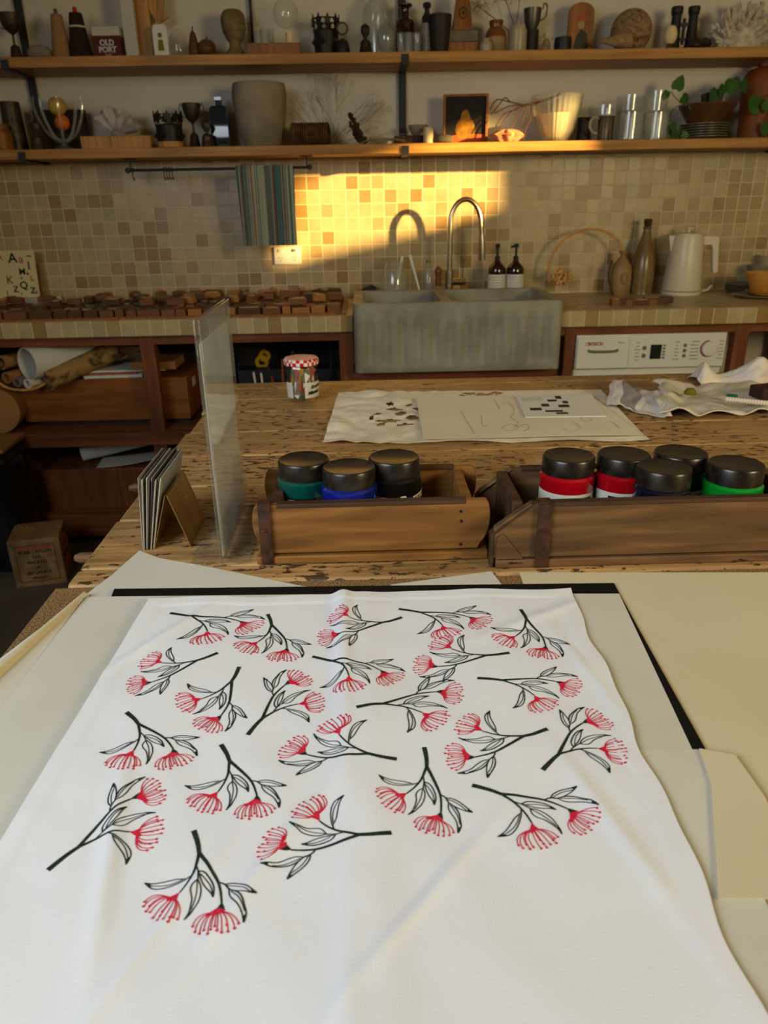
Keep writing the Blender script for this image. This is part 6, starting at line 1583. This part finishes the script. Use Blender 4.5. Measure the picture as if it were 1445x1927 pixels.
# trays and wooden printing blocks
random.seed(77)
tx0, tx1 = -1.95, SX0-.03
tray = thing('printing_block_tray', 'flat wooden tray full of printing blocks on the left worktop', 'tray', ((tx0+tx1)/2, 3.085, ZC))
obj('tray_bottom', G().box((0, 0, .004), (tx1-tx0, .40, .008)), 'orangewood', tray)
protos = []
sizes = [(.05, .030, .026), (.036, .032, .026), (.066, .034, .024), (.084, .030, .027), (.03, .034, .03)]
tn = {'ti1': 'dark-faced', 'ti2': 'green-faced', 'ti3': 'red-faced', 'ti4': 'tan-faced', 'ti5': 'mauve-faced'}
wn = {'tb1': 'brown', 'tb2': 'dark brown', 'tb3': 'light brown', 'tb4': 'reddish brown'}
sn = ['mid-sized', 'small', 'long', 'extra long', 'tall stubby']
def block_mesh(si, a, b):
    w, d, h = sizes[si]; g = G().box((0, 0, h*.43), (w, d, h*.86), 0)
    rnd = random.Random(si*7+ord(a[-1])*3+ord(b[-1]))
    # raised irregular printing face
    n = 9; pts = []
    for k in range(n):
        t_ = 2*math.pi*k/n; q = rnd.uniform(.34, .48); c_, s_ = math.cos(t_), math.sin(t_); m_ = max(abs(c_), abs(s_)); pts.append((w*q*c_/m_, d*q*s_/m_))
    g.prism(pts, h*.14, 1, xf=Matrix.Translation((0, 0, h*.86)))
    return g.mesh('printing_block', [M[a], M[b]], True, 30)
cache = {}; L2 = [(-.55, 3.2), (-.45, 3.2), (-.35, 3.2), (-.25, 3.2), (-.55, 3.1), (-.3, 3.1), (-.2, 3.15)]
def new_block(si, a, b, x, y, z, rz, where, grp):
    key = (si, a, b)
    if key not in cache: cache[key] = block_mesh(*key)
    o = bpy.data.objects.new('printing_block', cache[key]); col.objects.link(o); o.location = (x, y, z); o.rotation_euler = (0, 0, rz)
    tag(o, '%s %s %s wooden printing block %s' % (sn[si], tn[b], wn[a], where), 'printing block', grp)
row = 0; y = 2.905
zt = ZC+.0082
yrows = [2.908, 2.951, 2.994, 3.037, 3.080, 3.123, 3.166, 3.209, 3.252]
for ri, y in enumerate(yrows):
    x = tx0+.02+random.uniform(0, .02)
    while True:
        si = random.choice((0, 0, 1, 1, 2, 2, 3, 4)); w = sizes[si][0]
        if x+w > tx1-.005: break
        if x > -1.55 or ri < 4:
            b = random.choice(('ti1', 'ti1', 'ti4', 'ti5', 'ti2' if .5 < ri/9+.2 and -1.2 < x < -.7 else 'ti1', 'ti3' if x > -.9 else 'ti1'))
            a = random.choice(('tb1', 'tb1', 'tb2', 'tb2', 'tb4', 'tb3' if x > -.7 else 'tb1'))
            place = 'in the front row of the tray' if ri == 0 else 'in the middle rows of the tray' if ri < 6 else 'in the back rows of the tray'
            if not (y > 3.2 and x < -1.15):
                new_block(si, a, b, x+w/2, y+random.uniform(-.002, .002), zt, random.uniform(-.04, .04), place, 'printing blocks in the wide tray')
        x += w+random.uniform(.003, .011)
for i in range(60):
    yy_ = random.choice(yrows[2:]); xx_ = random.uniform(-1.45, tx1-.06)
    if yy_ > 3.2 and xx_ < -1.1: continue
    if any(abs(xx_-a_) < .075 and abs(yy_-b_) < .04 for a_, b_ in L2): continue
    L2.append((xx_, yy_))
    new_block(random.choice((0, 1, 2)), random.choice(('tb1', 'tb3', 'tb4', 'tb2')), random.choice(('ti1', 'ti2', 'ti4', 'ti3', 'ti4')), xx_, yy_, zt+.0302, random.uniform(-.4, .4), 'lying across the rows below it', 'upper blocks lying across the tray rows')
# a second layer at the right-hand end of the tray
for i, (px, py, si, a, b) in enumerate(((420, 541, 3, 'tb1', 'ti1'), (470, 541, 0, 'tb2', 'ti1'), (500, 551, 2, 'tb3', 'ti4'), (545, 553, 3, 'tb4', 'ti3'), (575, 550, 2, 'tb1', 'ti4'), (612, 549, 3, 'tb2', 'ti1'), (635, 557, 2, 'tb1', 'ti1'), (600, 560, 0, 'tb3', 'ti4'), (560, 566, 2, 'tb4', 'ti4'), (520, 545, 4, 'tb3', 'ti4'), (380, 548, 2, 'tb4', 'ti3'), (340, 552, 0, 'tb1', 'ti3'), (440, 552, 0, 'tb3', 'ti4'), (650, 548, 0, 'tb2', 'ti1'))):
    q = P(px, py, z=ZC+.05)
    k = min(range(len(yrows)), key=lambda j: abs(yrows[j]-q.y))
    new_block(si, a, b, min(q.x, tx1-.05), max(2.93, min(3.25, q.y)), zt+.0302, random.uniform(-.3, .3), 'on top near the sink', 'loose blocks piled on the tray near the sink')
# wide block under the letter card
tag(obj('paper_stack', G().box((0, 0, .019), (.44, .12, .037)), 'paperwhite', loc=(lc.location.x+.03, 3.352, ZC), bev=.001), 'low stack of pale paper beneath the letter card', 'paper stack')
for i, (px, py, si) in enumerate(((1137, 561, 4), (1150, 564, 1), (1163, 565, 0), (1180, 566, 2), (1200, 568, 0), (1216, 569, 0), (1168, 556, 2), (1192, 557, 0))):
    q = onc(px, py); 
    new_block(si, ('tb4', 'tb2')[i % 2], ('ti1', 'ti4')[i % 3 == 0], q.x+.012*(i-3), (2.985 if i < 6 else 3.045), ZC+.0003, random.uniform(-.05, .05), 'on the right worktop before the stoneware flask', 'blocks before the stoneware flask')

# ------------------------------------------------------------------ below the worktop (left bay)
zsf = .4832
ybx = 2.98
x0, x1 = xat(38, 740, Y=ybx), xat(354, 740, Y=ybx)
zt_ = P(250, 712, Y=ybx).z
pb = thing('plywood_case', 'long varnished plywood case on the upper under-counter shelf', 'case', ((x0+x1)/2, ybx, zsf+.020))
obj('case_body', G().box((0, .17, (zt_-zsf-.02)/2), (x1-x0, .34, zt_-zsf-.02)), 'ply', pb, bev=.003)
obj('paper_label', G().box(((x1-x0)/2+.001, .12, .13), (.002, .05, .035)), 'labelw', pb)
tag(obj('black_base_board', G().box((0, 0, .0095), (x1-x0-.06, .30, .019)), 'darkiron', loc=((x0+x1)/2+.02, ybx+.17, zsf+.0003)), 'thin black board under the plywood case', 'board')
zc_ = zt_+.0005
def flatbox(name, px0, px1, Y, dz, h, m, label, cat, d=.2, rz=0):
    a, b = xat(px0, 690, Y=Y), xat(px1, 690, Y=Y)
    return tag(obj(name, G().box((0, 0, h/2), (b-a, d, h)), m, loc=((a+b)/2, Y+d/2, zc_+dz), bev=.001, rz=rz), label, cat)
flatbox('magazine', 152, 262, 2.99, 0, .012, 'labelw', 'white magazine lowest on the plywood case left of the post', 'magazine', rz=.05)
flatbox('magazine', 156, 252, 3.0, .0125, .007, 'redpaint', 'thin red-spined magazine on top of the white one', 'magazine', .18, rz=.05)
flatbox('magazine', 160, 308, 3.01, .020, .008, 'labelw', 'long white magazine topmost of the stack on the case', 'magazine', .18, rz=.05)
flatbox('cardboard_box', 248, 330, 3.0, .0285, .032, 'cardboard', 'flat cardboard box on the magazines behind the red post', 'box', .16)
flatbox('folded_paper_bundle', 185, 290, 3.2, .029, .035, 'plategrey', 'dim folded bundle at the back above the plywood case', 'bundle', .12)
def roll(name, px, py, Y0, rad, ln, rz, m, label, inner=None, th=.006, zfix=None, pitch=0.0, ml=None):
    c = P(px, py, Y=Y0)
    if zfix is not None: c.z = zfix
    d = Vector((math.sin(rz), math.cos(rz), math.tan(pitch))).normalized()
    seg = 28; g = G()
    o_ = Vector((0, 0, 0)); q = d*ln; u = Vector((0, 0, 1)); u = (u-d*u.dot(d)).normalized(); w = d.cross(u)
    v = []; f = []
    for (cc, rr) in ((o_, rad), (q, rad), (q, rad-th), (o_, rad-th)):
        for k in range(seg):
            a = 2*math.pi*k/seg; v.append(cc+(u*math.cos(a)+w*math.sin(a))*rr)
    for i in range(4):
        j = (i+1) % 4
        for k in range(seg): f.append((i*seg+k, i*seg+(k+1) % seg, j*seg+(k+1) % seg, j*seg+k))
    g.add(v, f)
    return tag(obj(name, g, m, loc=c), label, 'roll')
sc = 2.9/1390
roll('paper_roll', 49, 677, 2.885, .062, .50, .62, 'labelw', 'large white paper roll under the left worktop', th=.003, zfix=.760)
roll('paper_roll', 11, 708, 2.885, .022, .40, .4, 'cardboard', 'small brown roll leftmost under the large white roll', zfix=.708)
roll('paper_roll', 30, 715, 2.885, .019, .40, .4, 'greycard', 'small grey roll second from the left under the white roll', zfix=.69)
roll('paper_roll', 51, 719, 2.885, .019, .40, .4, 'labelw', 'small roll with a white rim just under the large white roll', zfix=.683)
roll('paper_roll', 2, 683, 2.885, .026, .40, .3, 'rolltan', 'dull tan roll at the left frame edge beside the large white one')
roll('mottled_paper_roll', 89, 717, 2.885, .038, .44, .78, 'rolltan', 'mottled brown paper roll right of the white rolls', pitch=.25)
# rolls rest on a basket-like curved cradle
cx_ = P(20, 735, Y=2.9)
g = G(); 
pts = [P(a, b, Y=2.884)-cx_ for a, b in ((-40, 690), (-8, 716), (15, 730), (40, 734), (66, 731), (85, 722))]
for yy_ in (0, .25):
    g.tube(smooth_path([p+Vector((0, yy_, 0)) for p in pts], 4), .005, 6)
tag(obj('roll_cradle', g, 'cane', loc=cx_), 'thin curved cane edge cradling the small paper rolls', 'basket edge')
roll('cardboard_drum', -12, 762, 2.89, .092, .4, -.12, 'cardboard', 'fat cardboard drum at the left edge below the paper rolls', th=.09, zfix=zsf+.0925)
# tools behind the acrylic sign
random.seed(15)
def stick(px0, py0, py1, Y, r, m, label, cat='tool', zb=None, lean=0):
    A = P(px0, py0, Y=Y); z = zb if zb is not None else zsf+.0
    return tag(obj('hand_tool', G().tube([(0, 0, 0), (lean, 0, (A.z-z)*.6), (lean*1.6, 0, A.z-z)], r, 8), m, loc=(A.x, Y, z)), label, cat, 'tool handles standing on the under-counter shelf')
for px, pt_, m, lb_ in ((484, 700, 'labelw', 'white'), (496, 702, 'labelw', 'white'), (518, 708, 'red', 'red'), (528, 676, 'orangewood', 'brown'), (615, 645, 'darkiron', 'black'), (624, 642, 'darkiron', 'black'), (632, 668, 'darkiron', 'black'), (510, 690, 'darkiron', 'black'), (545, 660, 'rattan', 'brown')):
    stick(px, pt_, 0, 3.02+random.uniform(0, .08), .0045, m, '%s tool handle standing in the dark bay beside the sink' % lb_, lean=random.uniform(-.01, .01))
for (px, py, rr_, lab) in ((486, 692, .022, 'yellow tape roll lying over the white handles'), (491, 680, .018, 'small yellow ring above the yellow tape roll')):
    c = P(px, py, Y=3.10)
    tag(obj('yellow_tape', G().tube([(rr_*math.cos(a*.35), 0, rr_*math.sin(a*.35)) for a in range(18)], .009, 8, closed=True), 'yellowtape', loc=(c.x, c.y+.12, c.z)), lab, 'tape')
tag(obj('tool_caddy', G().box((0, 0, .09), (.50, .10, .18)), 'darkiron', loc=(xat(560, 700, Y=3.2), 3.20, zsf+.0003), bev=.004), 'black box of tools in the dark bay left of the sink', 'box')

# ------------------------------------------------------------------ below: bottom shelf and floor
zf = .1353
tag(obj('dark_crate', G().box((0, 0, .09), (.62, .34, .18)), 'framewood', loc=(xat(215, 930, Y=3.02), 3.09, zf), bev=.004), 'dark wooden crate on the bottom shelf holding white papers', 'crate')
zcr = zf+.1805
a = P(160, 893, Y=3.0)
g = G()
def rp(u, v):
    an = 2*math.pi*v*1.15; rr = .028+.006*v
    return (u*.42, rr*math.cos(an)*.8, .036+rr*math.sin(an))
g.grid(rp, 6, 40, thick=.0012)
o = obj('rolled_drawings', g, 'labelw', loc=(a.x, 3.02, zcr)); o.rotation_euler = (0, R(-9), 0.25)
tag(o, 'loosely rolled white paper sticking out above the dark crate', 'paper roll')
g = G().grid(lambda u, v: (u*.34, v*.14, .002+.05*u*u*(1-.4*v)), 14, 6, thick=.0015)
tag(obj('loose_drawing', g, 'labelw', loc=(a.x+.08, 2.93, zcr), rz=.1), 'loose white sheet curling up in front of the rolled paper', 'paper')
g = G().box((0, 0, 0), (.05, .30, .24))
o = tag(obj('tilted_plank', g, 'ply', loc=(xat(112, 900, Y=2.97)-.11, 3.08, zf+.215), bev=.003), 'brown board tilted between the black bag and the crate', 'board'); o.rotation_euler = (0, R(-38), 0)
# black plastic bag
xb_, yb_ = xat(16, 950, Y=2.78), 2.745
def bag(u, v):
    an = 2*math.pi*u; z = .47*v
    rr = 1+.05*noise.noise(Vector((math.cos(an)*2, math.sin(an)*2, z*9)))+.03*noise.noise(Vector((math.cos(an)*6, math.sin(an)*6, z*20)))
    w = .17*(1-.10*v); c, s = math.cos(an), math.sin(an); k = (abs(c)**4+abs(s)**4)**-.25
    q = 1 if 0 < v < 1 else .0
    return (w*c*k*rr*(1 if v < 1 else .02), .13*s*k*rr*(1 if v < 1 else .02), z+(.0 if v < 1 else .0)+.004)
tag(obj('black_plastic_bag', G().grid(bag, 48, 22), 'plastic', loc=(xb_-.06, yb_, .0), ang=80), 'shiny black plastic-wrapped bundle at the lower left', 'bag')
tag(obj('brown_folder', G().box((0, 0, .008), (.30, .22, .016)), 'cardboard', loc=(xb_-.06, yb_, .4765), bev=.002, rz=.05), 'dull brown folder lying on top of the black bundle', 'folder')
# tea chest
q0 = P(80, 1100, z=0)
tc = thing('tea_chest', 'small wooden tea crate with stencilled lettering on the concrete floor', 'crate', (-1.262, 2.585, 0), R(14))
s_ = .178
obj('crate_body', G().box((0, 0, .095), (s_, s_, .19)), 'tea', tc, bev=.003)
obj('red_band', G().box((0, -s_/2-.0004, .158), (.115, .0012, .014)), 'redpaint', tc)
g = G()
for (cx, cz, sx_, sz_) in ((0, .168, .135, .0016), (0, .022, .135, .0016), (-.0675, .095, .0016, .146), (.0675, .095, .0016, .146)): g.box((cx, -s_/2-.0004, cz), (sx_, .0012, sz_))
obj('printed_border', g, 'labelb', tc)['kind'] = 'stuff'
for i, w in enumerate(('PURE CEYLON', 'TEA', 'PACKED', 'IN', 'SRI LANKA', 'PRODUCT')):
    text('lettering', w, .0175 if i not in (3, 5) else .012, 'labelb', tc, (0, -s_/2-.0008, .142-.0215*i), bold=.0004)
text('lettering', 'CEYLON', .013, 'tea', tc, (0, -s_/2-.0014, .158), bold=.0003)
for z_, hh_ in ((.125, .05), (.055, .045)): obj('red_band', G().box((s_/2+.0004, 0, z_), (.0012, .13, hh_)), 'redpaint', tc)
text('lettering', 'TEA', .022, 'labelb', tc, (s_/2+.0012, .03, .168), rot=(R(90), 0, R(90)), bold=.0004)
text('lettering', 'CEYLON TEA', .018, 'labelb', tc, (s_/2+.0014, 0, .09), rot=(R(90), 0, R(90)), bold=.0004)
